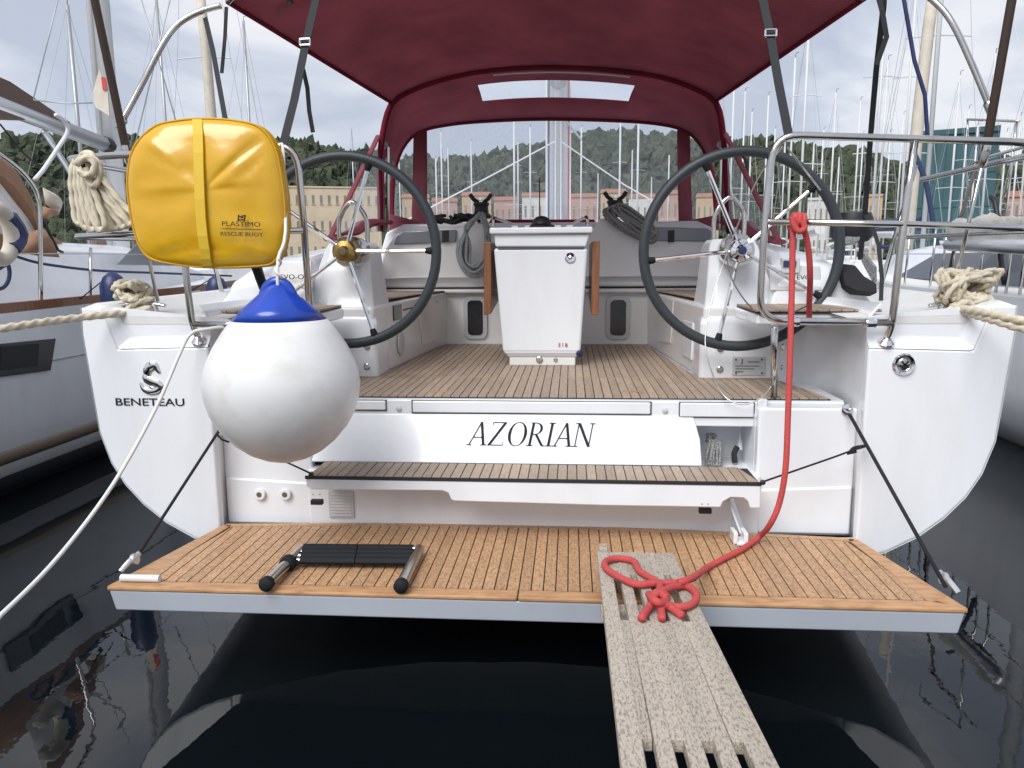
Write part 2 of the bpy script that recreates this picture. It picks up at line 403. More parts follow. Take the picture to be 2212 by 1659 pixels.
# ---- waterfront buildings
def bcol(name, c): mat(name, c, .85, var=(.6, tuple(x * .85 for x in c), .4, .7), bump=(8, .3, .05))
bcol('stucco_beige', (.60, .50, .36)); bcol('stucco_pink', (.46, .30, .24)); bcol('stucco_white', (.62, .61, .58)); bcol('stucco_ochre', (.52, .38, .24)); bcol('roof_tile', (.33, .15, .09)); bcol('teal_panel', (.045, .105, .12)); bcol('shutter', (.24, .21, .18))
def house(name, px0, px1, ytop, R, wallm, label, rows=0, cols=0, roof=True, depth=9, z0=1.2):
    d0, d1 = az(px0), az(px1); a = V((CAM.x + d0.x * R, CAM.y + d0.y * R, 0)); b_ = V((CAM.x + d1.x * R, CAM.y + d1.y * R, 0))
    ex_ = (b_ - a).normalized(); n = V((-ex_.y, ex_.x, 0)); wlen = (b_ - a).length; top = CAM.z + (565 - ytop) / FPX * R
    rt = root(name, (a + b_) / 2 + V((0, 0, z0)), label, 'building')
    P = [a, b_, b_ + n * depth, a + n * depth]
    MB().hexa([p + V((0, 0, z0 - 2.5)) for p in P], [p + V((0, 0, top)) for p in P]).build('wall', wallm, rt, smooth=0)
    if roof:
        c0 = (a + P[3]) / 2; c1 = (b_ + P[2]) / 2; e = ex_ * .3; k_ = .3
        lo = [a - e - n * k_, b_ + e - n * k_, P[2] + e + n * k_, P[3] - e + n * k_]
        z_ = V((0, 0, top)); zr = V((0, 0, top + 1.6))
        MB().add([p + z_ for p in lo] + [c0 + zr, c1 + zr], [(0, 1, 5, 4), (2, 3, 4, 5), (1, 2, 5), (3, 0, 4), (0, 3, 2, 1)]).build('roof', 'roof_tile', rt, smooth=0)
    else:
        P2 = [a - n * .15, b_ - n * .15, b_ + n * (depth + .1), a + n * (depth + .1)]
        MB().hexa([p + V((0, 0, top)) for p in P2], [p + V((0, 0, top + .35)) for p in P2]).build('parapet', wallm, rt, smooth=0)
    for r in range(rows):
        for c in range(cols):
            u = wlen * (c + .5) / cols; zc_ = z0 + (top - z0) * (r + .55) / rows; ww = wlen / cols * .15; hh = (top - z0) / rows * .17
            q = [a + ex_ * (u - ww) + V((0, 0, zc_ - hh)), a + ex_ * (u + ww) + V((0, 0, zc_ - hh)), a + ex_ * (u + ww) + V((0, 0, zc_ + hh)), a + ex_ * (u - ww) + V((0, 0, zc_ + hh))]
            wn = MB().prism([p - n * .05 for p in q], n * .1).build('window', 'shutter', rt, smooth=0)
            MB().prism([q[0] - n * .16 - ex_ * .15, q[1] - n * .16 + ex_ * .15, q[1] - n * .16 + ex_ * .15 - V((0, 0, .12)), q[0] - n * .16 - ex_ * .15 - V((0, 0, .12))], n * .14).build('sill', wallm, wn, smooth=0)
    return rt
house('waterfront_block', 622, 826, 414, 175, 'stucco_beige', 'long beige waterfront block with rows of dark windows left of the windscreen', 3, 12, roof=False)
far = [(872, 930, 432, 'stucco_ochre'), (936, 990, 440, 'stucco_pink'), (1000, 1062, 428, 'stucco_ochre'), (1068, 1120, 438, 'stucco_pink'), (1128, 1190, 430, 'stucco_white'), (1232, 1290, 433, 'stucco_pink'), (1296, 1350, 425, 'stucco_ochre'), (1356, 1412, 436, 'stucco_white'), (1420, 1478, 430, 'stucco_pink'), (1500, 1550, 438, 'stucco_ochre')]
ORD = ['first', 'second', 'third', 'fourth', 'fifth', 'sixth', 'seventh', 'eighth', 'ninth', 'tenth', 'eleventh', 'twelfth', 'thirteenth', 'fourteenth', 'fifteenth', 'sixteenth', 'seventeenth', 'eighteenth', 'nineteenth', 'twentieth', 'twenty-first', 'twenty-second', 'twenty-third', 'twenty-fourth', 'twenty-fifth', 'twenty-sixth', 'twenty-seventh', 'twenty-eighth']
cn = {'stucco_ochre': 'ochre', 'stucco_pink': 'pink', 'stucco_white': 'white'}
for i, (a, b_, yt, mt) in enumerate(far):
    h = house('waterfront_house', a, b_, yt, 250, mt, f'far {cn[mt]} waterfront house behind the windscreen, {ORD[i]} from left', 2, 4); h['group'] = 'far waterfront houses'
house('harbour_office', 1738, 1786, 450, 120, 'stucco_white', 'small white harbour building between masts right of the right wheel', 2, 4, roof=False)
house('harbour_house', 1866, 1898, 447, 130, 'stucco_ochre', 'narrow peach coloured house by the masts beside the black strap', 2, 2, roof=False)
house('waterfront_house', 2160, 2230, 458, 200, 'stucco_pink', 'pink waterfront house at the far right edge behind the rails', 2, 4)
# teal clad shed
tealshed = house('teal_shed', 1962, 2136, 342, 62, 'teal_panel', 'tall teal clad boat shed behind masts at right', 0, 0, roof=False, depth=12)
R = 62; d0, d1 = az(1962), az(2136); a = V((CAM.x + d0.x * R, CAM.y + d0.y * R, 0)); b_ = V((CAM.x + d1.x * R, CAM.y + d1.y * R, 0)); ex_ = (b_ - a).normalized(); n = V((-ex_.y, ex_.x, 0)); wl_ = (b_ - a).length
for i in range(8):
    for j in range(4):
        u0, u1 = wl_ * i / 8 + .03, wl_ * (i + 1) / 8 - .03; z0, z1 = .6 + 2.25 * j, .6 + 2.25 * (j + 1) - .06
        MB().prism([a + ex_ * u0 + V((0, 0, z0)) - n * .05, a + ex_ * u1 + V((0, 0, z0)) - n * .05, a + ex_ * u1 + V((0, 0, z1)) - n * .05, a + ex_ * u0 + V((0, 0, z1)) - n * .05], n * .04).build('panel', 'teal_panel', tealshed, smooth=0)
mat('stone_quay', (.36, .33, .29), .9, var=(.8, (.26, .24, .21), .4, .7))
struct(MB().loft([[V((CAM.x + az(px).x * R_, CAM.y + az(px).y * R_, z)) for px in np.linspace(-1500, 3800, 60)] for R_, z in ((238, -1), (238, 1.2), (275, 1.3))], closed=False).build('far_quay', 'stone_quay', None, smooth=0))

# ---- moored sailing boats all round the basin
def boat_hull_secs(c, ax, L_, B_, free):
    """round sections from stern to bow along ax"""
    sd = V((ax.y, -ax.x, 0)); secs = []
    for t, wf, k in ((0, .78, 0), (.15, .9, -.1), (.4, 1, -.25), (.7, .8, -.25), (.9, .4, -.1), (1.0, .03, .2)):
        q = c + ax * (L_ * (t - .45)); hw = B_ / 2 * wf; f = free * (1 + .25 * t)
        secs.append([q + sd * hw + V((0, 0, f)), q + sd * hw * .96 + V((0, 0, f * .4)), q + sd * hw * .8 + V((0, 0, -.05 + k * .4)), q + V((0, 0, -.3 + k)), q - sd * hw * .8 + V((0, 0, -.05 + k * .4)), q - sd * hw * .96 + V((0, 0, f * .4)), q - sd * hw + V((0, 0, f))])
    return secs
mat('mast_pale', (.60, .61, .62), .45); mat('mast_grey', (.40, .41, .43), .4, metal=.4)
mat('cover_navy', (.03, .045, .11), .85); mat('cover_white', (.62, .62, .60), .85); mat('cover_tan', (.33, .26, .19), .85)
BCNT = 0
def moored(px, ytop, R, label, group, col=None, heading=None, pale=True, mr=.085, spreads=2, stays=True):
    global BCNT; BCNT += 1
    rnd = random.Random(BCNT * 31 + int(px))
    d = az(px); c = V((CAM.x + d.x * R, CAM.y + d.y * R, 0)); top = CAM.z + (565 - ytop) / FPX * R
    ang = rnd.choice((0, math.pi)) + rnd.uniform(-.08, .08) if heading is None else heading
    ax = V((math.sin(ang), math.cos(ang), 0)); sd = V((ax.y, -ax.x, 0)); L_ = max(7.5, min(14, top * .72)); B_ = L_ * .31
    rt = root('moored_sailboat', c, label, 'sailboat', group)
    MB().loft(boat_hull_secs(c, ax, L_, B_, 1.0)).build('hull', 'gelcoat', rt, smooth=50)
    q = c + ax * (L_ * .05)
    MB().hexa([q + sd * s1 * B_ * .33 + ax * s2 * L_ * .2 + V((0, 0, .9)) for s1, s2 in ((-1, -1), (1, -1), (1, 1), (-1, 1))], [q + sd * s1 * B_ * .26 + ax * s2 * L_ * .17 + V((0, 0, 1.55)) for s1, s2 in ((-1, -1), (1, -1), (1, 1), (-1, 1))]).build('cabin', 'gelcoat', rt, smooth=0)
    mm = 'mast_pale' if pale else 'mast_grey'
    ms = MB().tube([c + V((0, 0, 1.2)), c + V((0, 0, top))], mr, 8).build('mast', mm, rt, smooth=180)
    for i in range(spreads):
        z = 1.2 + (top - 1.2) * (.42 + .26 * i); hw = .75 - .2 * i
        MB().tube([c - sd * hw + V((0, 0, z)), c + V((0, 0, z + .05)), c + sd * hw + V((0, 0, z))], .017, 5).build('spreader', mm, ms)
    MB().tube([c + V((0, 0, top)), c + V((.02, 0, top + .22)), c + V((.16, 0, top + .24))], .014, 5).build('masthead_vane', 'black', ms)
    MB().tube([c - ax * .2 + V((0, 0, 2.5)), c - ax * L_ * .36 + V((0, 0, 2.6))], .17, 8).build('sail_cover', col or rnd.choice(('cover_navy', 'cover_white', 'cover_tan', 'cover_white')), rt)
    if stays:
        k = .0035 + .00008 * R
        MB().tube([c + V((0, 0, top)), c + ax * L_ * .54 + V((0, 0, 1.3))], k, 5).build('forestay', 'mast_grey', rt)
        MB().tube([c + V((0, 0, top)), c - ax * L_ * .44 + V((0, 0, 1.1))], k, 5).build('backstay', 'mast_grey', rt)
        for s_ in (-1, 1): MB().tube([c + V((0, 0, top * .95)), c + sd * s_ * .75 + V((0, 0, 1.2 + (top - 1.2) * .42)), c + sd * s_ * B_ * .46 + V((0, 0, 1.0))], k, 5).build('shroud', 'mast_grey', rt)
    return rt
GL, GW, GRt = 'masts behind the yellow bag', 'masts behind the windscreen', 'masts right of the sprayhood'
lst = [(196, 108, 34), (380, 78, 44), (556, 102, 46), (770, 298, 95)]
for i, (x, y, R) in enumerate(lst): moored(x, y, R, f'moored sailboat whose mast is the {ORD[i]} thin one from left beside the yellow bag', GL, mr=.075, spreads=1, pale=False)
lst = [(868, 350, 100), (946, 352, 80), (958, 300, 72), (972, 330, 110), (1021, 318, 85), (1112, 268, 60), (1120, 320, 90), (1146, 290, 66), (1186, 380, 120), (1254, 292, 74), (1290, 385, 110), (1336, 264, 62), (1362, 340, 95), (1374, 288, 58), (1440, 352, 90), (1404, 395, 120)]
for i, (x, y, R) in enumerate(sorted(lst)): moored(x, y, R, f'moored sailboat behind the windscreen, its mast {ORD[i]} from left there', GW, mr=.075, stays=i % 2 == 0)
lst = [(1572, 205, 48), (1596, 236, 52), (1612, 275, 64), (1645, 246, 58), (1662, 310, 75), (1684, 336, 80), (1697, 180, 40), (1722, 95, 30), (1745, 340, 85), (1764, 318, 70), (1786, 250, 56), (1800, 370, 90), (1838, 268, 60), (1848, 330, 78), (1862, 345, 82), (1878, 60, 28), (1890, 200, 44), (1905, 330, 75), (1930, 300, 66), (1938, 70, 30), (2042, 240, 46), (2066, 300, 55), (2088, 330, 58), (2112, 210, 42), (2150, 345, 60), (2176, 320, 58), (2193, 214, 44), (2206, 232, 46)]
for i, (x, y, R) in enumerate(sorted(lst)): moored(x, y, R, f'moored sailboat right of the sprayhood, its mast {ORD[i]} from left there', GRt, mr=.034 + .0004 * R, spreads=1 + i % 2, stays=i % 3 != 0)
# white motor yachts along the far quay
mo = [(700, 190), (960, 205), (1090, 215), (1250, 200), (1345, 190), (1450, 210), (1620, 160), (1810, 170)]
for i, (px, R) in enumerate(mo):
    d = az(px); c = V((CAM.x + d.x * R, CAM.y + d.y * R, 0)); ax = V((0, 1, 0)); sd = V((1, 0, 0))
    rt = root('motor_yacht', c, f'far white motor yacht moored at the quay, {ORD[i]} from left', 'motorboat', 'far motor yachts')
    MB().loft(boat_hull_secs(c, ax, 14, 4.6, 2.0)).build('hull', 'gelcoat', rt, smooth=50)
    for j, (w_, z0, z1) in enumerate(((1.9, 2.0, 3.6), (1.6, 3.7, 5.0), (1.4, 5.6, 5.9))):
        MB().box(c.x - w_, c.x + w_, c.y - 4 + j, c.y + 3, z0, z1).build('superstructure', 'gelcoat', rt, bevel=.1)
        MB().box(c.x - w_ * .85, c.x + w_ * .85, c.y - 4.06 + j, c.y - 3.9 + j, z0 + .35, z1 - .3).build('window', 'window_dark', rt, smooth=0)
    for s_ in (-1, 1): MB().box(c.x + s_ * 1.3 - .06, c.x + s_ * 1.3 + .06, c.y - 1.5, c.y - 1.3, 5.0, 5.7).build('roof_post', 'gelcoat', rt, smooth=0)

# ---- neighbour to port
HX = -3.62
nbp = root('neighbour_sailboat', (-5.6, 3.0, 0), 'white sailboat with tan canvas and dark hull window moored at far left', 'sailboat')
def side_sec(y, x, zr, sgn=1, cx=-5.6):
    hw = x - cx
    return [V((cx - hw, y, zr)), V((cx - hw * .96, y, zr * .5)), V((cx - hw * .8, y, .05)), V((cx - hw * .5, y, -.4)), V((cx, y, -.5)), V((cx + hw * .5, y, -.4)), V((cx + hw * .86, y, .02)), V((cx + hw * .955, y, .26)), V((cx + hw * .985, y, .55)), V((cx + hw, y, .95)), V((cx + hw, y, zr))]
MB().loft([side_sec(1.9, -3.75, 1.28), side_sec(3.2, HX - .04, 1.29), side_sec(5, HX, 1.31), side_sec(7.5, HX - .02, 1.35), side_sec(10, HX - .4, 1.42), side_sec(12.5, HX - 1.3, 1.5), side_sec(14, -5.5, 1.6)]).build('hull', 'gelcoat', nbp, smooth=50)
def hxs(z, y): return float(np.interp(z, [.02, .26, .55, .95, 1.3], [.86, .955, .985, 1, 1])) * (float(np.interp(y, [1.9, 3.2, 5, 7.5, 10], [-3.75, HX - .04, HX, HX - .02, HX - .4])) + 5.6) - 5.6
def strip(z0, z1, name, mt, off):
    ys_ = np.linspace(2.0, 9.8, 20); MB().loft([[V((hxs(z0, y) + off, y, z0)) for y in ys_], [V((hxs((z0 + z1) / 2, y) + off, y, (z0 + z1) / 2)) for y in ys_], [V((hxs(z1, y) + off, y, z1)) for y in ys_]], closed=False).build(name, mt, nbp, smooth=60, solid=.002)
strip(.27, .37, 'boot_stripe', 'boot_stripe', .004); strip(-.05, .16, 'antifouling', 'antifoul', .006)
strip(.93, .945, 'rubbing_line', 'plate', .004)
q = [PX(-60, 748, HX), PX(118, 731, HX), PX(107, 800, HX), PX(-60, 822, HX)]
wd_ = MB().prism(q, (.012, 0, 0)).build('hull_window', 'window_dark', nbp, bevel=.004)
q = [PX(0, 748, HX + .013), PX(84, 742, HX + .013), PX(80, 790, HX + .013), PX(0, 800, HX + .013)]
MB().prism(q, (.004, 0, 0)).build('opening_port', 'black', wd_, bevel=.002)
ys_ = np.linspace(1.9, 11, 24)
MB().loft([[V((hxs(1.3, min(y, 9.9)) - (.3 * max(0, y - 9.9)), y, 1.27 + .012 * (y - 2))), V((hxs(1.3, min(y, 9.9)) - .3 * max(0, y - 9.9), y, 1.34 + .012 * (y - 2))), V((hxs(1.3, min(y, 9.9)) - .05 - .3 * max(0, y - 9.9), y, 1.34 + .012 * (y - 2))), V((hxs(1.3, min(y, 9.9)) - .05 - .3 * max(0, y - 9.9), y, 1.27 + .012 * (y - 2)))] for y in ys_]).build('toe_rail', 'varnished', nbp, smooth=0)
MB().prism([(-7.4, 1.95, 1.27), (HX - .05, 1.95, 1.27), (HX - .03, 5, 1.30), (HX - .05, 7.5, 1.32), (-4.2, 10, 1.38), (-5.5, 13.5, 1.5), (-7.0, 10, 1.38), (-7.5, 5, 1.3)], (0, 0, .02)).build('deck', 'nonskid', nbp, smooth=0)
def trunk(y, hw, z0, z1): return [V((-5.6 - hw, y, z0)), V((-5.6 - hw + .15, y, z1 - .08)), V((-5.6 - hw + .35, y, z1)), V((-5.6 + hw - .35, y, z1)), V((-5.6 + hw - .12, y, z1 - .08)), V((-5.6 + hw, y, z0))]
MB().loft([trunk(3.4, 1.5, 1.25, 1.72), trunk(5.5, 1.5, 1.25, 1.85), trunk(8, 1.35, 1.25, 1.82), trunk(10.2, .9, 1.25, 1.6)]).build('cabin_trunk', 'gelcoat', nbp, smooth=40, bevel=.02)
MB().prism([PX(300, 520, -4.15), PX(360, 520, -4.15), PX(420, 575, -4.15), PX(250, 572, -4.15)], (.01, 0, 0)).build('cabin_window', 'smoked', nbp, bevel=.004)
# tan sprayhood and dodger cloths
def dome(y, hw, z0, z1, cx=-5.6):
    return [V((cx + hw * math.cos(a), y, z0 + (z1 - z0) * math.sin(a) ** .7)) for a in np.linspace(math.pi, 0, 15)]
hd = MB().loft([dome(4.9, 1.42, 1.6, 2.60), dome(5.6, 1.42, 1.65, 2.66), dome(6.4, 1.2, 1.75, 2.3), dome(6.9, 1.1, 1.8, 1.9)], closed=False).build('sprayhood', 'tan_canvas', nbp, smooth=60, solid=.01)
def cloth(name, pts, x, mt, bulge=.05):
    """stretched cloth panel with a little sag between its edges"""
    P = [PX(a, b, x) for a, b in pts]; c_ = sum(P, V((0, 0, 0))) / len(P) + V((bulge, 0, 0)); mid = [p.lerp(c_, .5) + V((bulge * .6, 0, 0)) for p in P]; n_ = len(P)
    return MB().add(P + mid + [c_], [(i_, (i_ + 1) % n_, n_ + (i_ + 1) % n_, n_ + i_) for i_ in range(n_)] + [(n_ + i_, n_ + (i_ + 1) % n_, 2 * n_) for i_ in range(n_)]).build(name, mt, nbp, smooth=60, solid=.006)
cloth('side_cloth', [(-60, 285), (0, 330), (35, 372), (66, 425), (82, 470), (86, 515), (60, 470), (0, 395), (-60, 350)], -4.0, 'tan_canvas')
cloth('side_window', [(-60, 352), (0, 397), (58, 470), (82, 515), (60, 515), (0, 505), (-60, 500)], -4.02, 'gelcoat_cream', .02)
cloth('weather_cloth', [(40, 545), (60, 505), (92, 492), (112, 520), (128, 556), (80, 552)], -3.78, 'tan_canvas')
cloth('side_cloth', [(92, 405), (120, 420), (130, 440), (126, 462), (112, 452), (98, 440)], -4.3, 'sail_cloth')
cloth('side_cloth', [(92, 446), (112, 452), (126, 464), (110, 468), (92, 474)], -4.28, 'tan_canvas')
# rails
XR = HX - .06
def nr(px, py, x=XR): return PX(px, py, x)
def npipe(name, pts, r=.0135, mt='steel', k=0): return MB().tube(pts, r, 8, k=k).build(name, mt, nbp, smooth=180)
npipe('stanchion', [nr(-6, 330), nr(40, 365), nr(70, 400), nr(83, 430), nr(87, 480), nr(88, 658)], .016, k=3)
npipe('stanchion', [nr(196, 535), nr(195, 655)], .0125)
npipe('bimini_bow', [nr(75, 388, -4.3), nr(95, 365, -4.3), nr(125, 320, -4.3), nr(146, 285, -4.3), nr(140, 262, -4.3), nr(120, 248, -4.3)], .018, 'alu_white', k=4)
npipe('lifeline', [nr(0, 548), nr(88, 548), nr(200, 548), nr(500, 553)], .004)
npipe('lifeline', [nr(70, 658), nr(195, 640)], .004)
MB().tube([nr(0, 540, -3.9), nr(60, 562, -3.9), nr(120, 574, -3.9), nr(220, 585, -3.9), nr(350, 590, -3.9), nr(500, 596, -3.9)], .011, 8, k=4).build('blue_line', 'strap_blue', nbp)
npipe('sheet', [nr(0, 268, -4.6), nr(50, 330, -4.6), nr(98, 372, -4.6), nr(150, 420, -4.6)], .008, 'black')
npipe('sheet', [nr(90, 470, -3.95), nr(125, 540, -3.95), nr(135, 545, -3.95)], .012, 'black')
c = nr(-4, 505, -3.7)
MB().tube([c + V((0, math.cos(a) * .13, math.sin(a) * .17)) for a in np.linspace(-2.4, 2.4, 24)], .052, 10).build('horseshoe_buoy', 'sail_cloth', nbp, smooth=180)
MB().tube([c + V((.02, .1, .12)), c + V((.02, .19, .0)), c + V((.02, .1, -.1))], .05, 8, k=3).build('buoy_strap', 'navy', nbp)
c = nr(-8, 585, -3.9)
MB().tube([c + V((0, math.cos(a) * .13, math.sin(a) * .13)) for a in np.linspace(0, 6.2, 28)], .014, 8, closed=True).build('winch_wheel', 'strap_blue', nbp, smooth=180)
for a in (0.4, 2.5, 4.6): MB().tube([c, c + V((0, math.cos(a) * .13, math.sin(a) * .13))], .012, 6).build('wheel_spoke', 'strap_blue', nbp)
for px in (245, 468):
    c = PX(px, 618, -3.35); MB().lathe(c + V((0, 0, -.1)), (0, 0, 1), [(.01, -.25), (.09, -.2), (.1, 0), (.1, .1), (.07, .17), (.02, .21)], 16).build('fender', 'navy', nbp)
    npipe('fender_line', [c + V((0, 0, .1)), V((XR, c.y, 1.33))], .005, 'black')
# mast and boom of the neighbour
mN = PY(243, 300, 11.0)
npipe('mast', [V((mN.x, 11, 1.5)), V((mN.x, 11, 17))], .115, 'alu_white'); npipe('mast_track', [V((mN.x - .22, 11.1, 1.6)), V((mN.x - .2, 11.1, 15))], .06, 'alu_white')
bz = PY(236, 315, 10.85).z
bm0, bm1 = PY(228, 312, 10.8), PY(-10, 222, 8.75)
npipe('boom', [bm0, bm1 + (bm1 - bm0) * .6], .105, 'alu')
MB().prism([PY(138, 268, 10.0), PY(90, 262, 9.6), PY(-60, 258, 8.5), PY(-60, 150, 8.5), PY(0, 176, 8.85), PY(70, 222, 9.4)], (.14, 0, 0)).build('sail_cover', 'brown_canvas', nbp, bevel=.03)
MB().lathe(bm0, bm0 - bm1, [(.06, -.1), (.11, -.05), (.11, .05), (.07, .18)], 10).build('gooseneck', 'black', nbp)
npipe('boom_vang', [PY(95, 283, 9.6), PY(112, 310, 9.8), PY(150, 370, 10.2), PY(190, 440, 10.6)], .04, 'alu')
for q in ([(130, -20), (72, 215)], [(300, -20), (380, 262)], [(372, -20), (290, 320)]): npipe('rigging_wire', [PY(*q[0], 9), PY(*q[1], 9)], .007, 'mast_grey')
npipe('topping_line', [PY(72, 216, 8.9), PY(150, 224, 9.0), PY(200, 222, 9.1)], .008, 'mast_grey')
fl = MB().prism([PY(214, 150, 9.5), PY(200, 200, 9.5), PY(206, 232, 9.5), PY(236, 250, 9.5), PY(232, 190, 9.5)], (0, .02, 0)).build('furled_flag', 'sail_cloth', nbp, smooth=0)
MB().prism([PY(218, 165, 9.48), PY(222, 195, 9.48), PY(232, 192, 9.48), PY(228, 168, 9.48)], (0, .01, 0)).build('flag_red', 'red_rope', fl, smooth=0)
# ---- boat with furled headsail beyond it
fb = moored(470, -400, 24, 'sailboat with cream furled headsail standing behind the yellow bag', 'near sailboats with furled sails', mr=.06)
MB().tube([PY(428, -60, 20), PY(442, 80, 20), PY(460, 290, 20), PY(475, 480, 20)], [.11, .12, .13, .13, .12], 12).build('furled_sail', 'sail_cloth', fb, smooth=180)
# ---- neighbour to starboard
nbs = root('neighbour_sailboat', (5.9, 3.5, 0), 'white sailboat with black cabin windows and grey sail cover moored at far right', 'sailboat')
def s2(y, x, zr): return [V((2 * 5.9 - p.x - 2 * 0, p.y, p.z)) for p in side_sec(y, -(x) + 0, zr, cx=-5.9)]
def sec_s(y, x, zr):
    cx = 5.9; hw = cx - x
    return [V((cx - hw, y, zr)), V((cx - hw, y, .95)), V((cx - hw * .985, y, .55)), V((cx - hw * .955, y, .26)), V((cx - hw * .86, y, .02)), V((cx - hw * .5, y, -.4)), V((cx, y, -.5)), V((cx + hw * .6, y, -.4)), V((cx + hw, y, .4)), V((cx + hw, y, zr))]
SX = 3.78
MB().loft([sec_s(2.6, SX + .1, 1.28), sec_s(5, SX, 1.30), sec_s(9, SX + .05, 1.34), sec_s(12, SX + .5, 1.40), sec_s(16, 5.8, 1.6)]).build('hull', 'gelcoat', nbs, smooth=50)
MB().prism([(SX + .16, 2.7, 1.275), (8.0, 2.7, 1.275), (8.0, 5, 1.295), (7.4, 12, 1.395), (5.8, 15.8, 1.58), (SX + .55, 12, 1.395), (SX + .08, 9, 1.335), (SX + .04, 5, 1.295)], (0, 0, .02)).build('deck', 'nonskid', nbs, smooth=0)
def tr2(y, hw, z1): return [V((5.9 - hw, y, 1.3)), V((5.9 - hw + .32, y, z1 - .06)), V((5.9 - hw + .5, y, z1)), V((5.9 + hw - .5, y, z1)), V((5.9 + hw - .3, y, z1 - .06)), V((5.9 + hw, y, 1.3))]
ca = MB().loft([tr2(6.4, 1.62, 1.74), tr2(8.5, 1.58, 1.80), tr2(11, 1.35, 1.80), tr2(12.6, 1.05, 1.74), tr2(13.4, .7, 1.5)]).build('cabin', 'gelcoat', nbs, smooth=40, bevel=.02)
def cw(y, t): hw = float(np.interp(y, [6.4, 8.5, 11, 12.6], [1.62, 1.58, 1.35, 1.05])); z1 = float(np.interp(y, [6.4, 8.5, 11], [1.74, 1.80, 1.80])) - .06; return V((5.9 - hw + .32 * t - .014, y, 1.3 + (z1 - 1.3) * t))
MB().prism([cw(6.8, .18), cw(8.5, .18), cw(10.9, .18), cw(10.1, .88), cw(8.5, .88), cw(6.8, .88)], (-.01, 0, .006)).build('cabin_window', 'window_dark', nbs, smooth=0)
def sp_(px, py, x=SX + .08): return PX(px, py, x)
def spipe(name, pts, r=.0125, mt='steel', k=0): return MB().tube(pts, r, 8, k=k).build(name, mt, nbs, smooth=180)
for px in (1952, 2007, 2030, 2052, 2112, 2150, 2172, 2202): 
    a = sp_(px, 640); spipe('stanchion', [V((a.x, a.y, 1.33)), V((a.x + .02, a.y, 1.98))], .0125)
for z in (1.66, 1.97): spipe('lifeline', [V((SX + .09, 3.0, z)), V((SX + .09, 6, z)), V((SX + .1, 10, z + .03))], .004)
spipe('diagonal_brace', [sp_(2112, 352), sp_(2075, 470), sp_(2042, 630)], .016, 'brown_canvas')
spipe('upper_rail', [sp_(2105, 352), sp_(2140, 338), sp_(2230, 312)], .015)
spipe('upper_rail', [sp_(2090, 258), sp_(2200, 262)], .011); spipe('upper_post', [sp_(2090, 258), sp_(2091, 300)], .009); spipe('upper_post', [sp_(2196, 262), sp_(2170, 480)], .013)
# grey stowed mainsail on its boom
sm = []
for i in range(27):
    t = i / 26; c = PY(2046 + 215 * t, 503 + 3 * t, 7.7 - 1.6 * t); ring = []
    hh = (.10 + .05 * math.sin(min(1, t * 1.6) * 2.4)) * (.35 if i in (0, 26) else 1)
    for a in np.linspace(0, 2 * math.pi, 19)[:-1]:
        q = V((math.cos(a) * .05, math.cos(a) * .13, math.sin(a) * hh)); f = 1 + .28 * mnoise.noise(V((t * 9, math.cos(a) * 1.6, math.sin(a) * 1.6))) + .16 * mnoise.noise(V((t * 26, math.cos(a) * 3, math.sin(a) * 3)))
        ring.append(c + q * f)
    sm.append(ring)
MB().loft(sm).build('stowed_sail', 'grey_canvas', nbs, smooth=180)
spipe('boom', [PY(2050, 528, 7.7), PY(2260, 535, 6.0)], .06, 'alu')
spipe('mast', [V((5.9, 9.6, 1.4)), V((5.9, 9.6, 16))], .11, 'alu_white')
strap_pts = [(2140, 425), (2150, 440), (2158, 500), (2162, 560), (2170, 615)]
spipe('black_cover', [sp_(a, b) for a, b in strap_pts], .022, 'black', k=3)
# ---- boat with cream furled headsail at right
fb = moored(1990, -420, 22, 'sailboat with cream furled headsail standing behind the starboard rails', 'near sailboats with furled sails', mr=.06)
MB().tube([PY(2022, -60, 17), PY(2006, 60, 17), PY(1984, 250, 17), PY(1962, 490, 17), PY(1952, 600, 17)], [.10, .115, .12, .13, .12], 12).build('furled_sail', 'sail_cloth', fb, smooth=180)
MB().tube([PY(1975, 330, 16), PY(2000, 390, 16), PY(2030, 560, 16)], .05, 8).build('blue_cover', 'strap_blue', fb)
# ================================================================== THE YACHT
YT = 3.2                                       # y of the transom
yacht = root('sailing_yacht', (0, YT, 0), 'white sailing yacht seen from its stern with burgundy bimini and lowered teak swim platform', 'sailboat')

# ---- hull shell
lp = [(171, 668), (177, 720), (189, 790), (203, 870), (215, 935), (240, 1000), (270, 1047), (310, 1090), (360, 1130), (420, 1163)]
half = [PY(a, b, YT) for a, b in lp]
half = [(-p.x, p.z) for p in half] + [(1.22, .315), (.85, .215), (.45, .16), (0, .14)]
half = [(1.945, 1.445)] + half[1:]
prof = [(-a, b) for a, b in half] + [(a, b) for a, b in half[-2::-1]]          # port rail -> keel -> starboard rail
stations = [(YT, 1, 0, 0), (4.2, 1.03, .10, .005), (5.6, 1.06, .28, .02), (7.5, 1.06, .40, .05), (9.5, .98, .45, .10), (11.5, .76, .42, .16), (13.0, .45, .3, .22), (14.3, .06, .1, .30)]
def hsec(y, sx, k, rise): return [V((a * sx, y, 1.445 + rise - (1.445 - b) * (1 + k))) for a, b in prof]
hull = MB().loft([hsec(*s) for s in stations], closed=False).build('hull', 'gelcoat', yacht, smooth=50)
WI = 1.385                                      # inner edge of the stern quarters
WEL = .455                                      # bottom of the stern opening
NZ, NX = 1.295, 1.80                            # notch (recessed panel) under each quarter's top
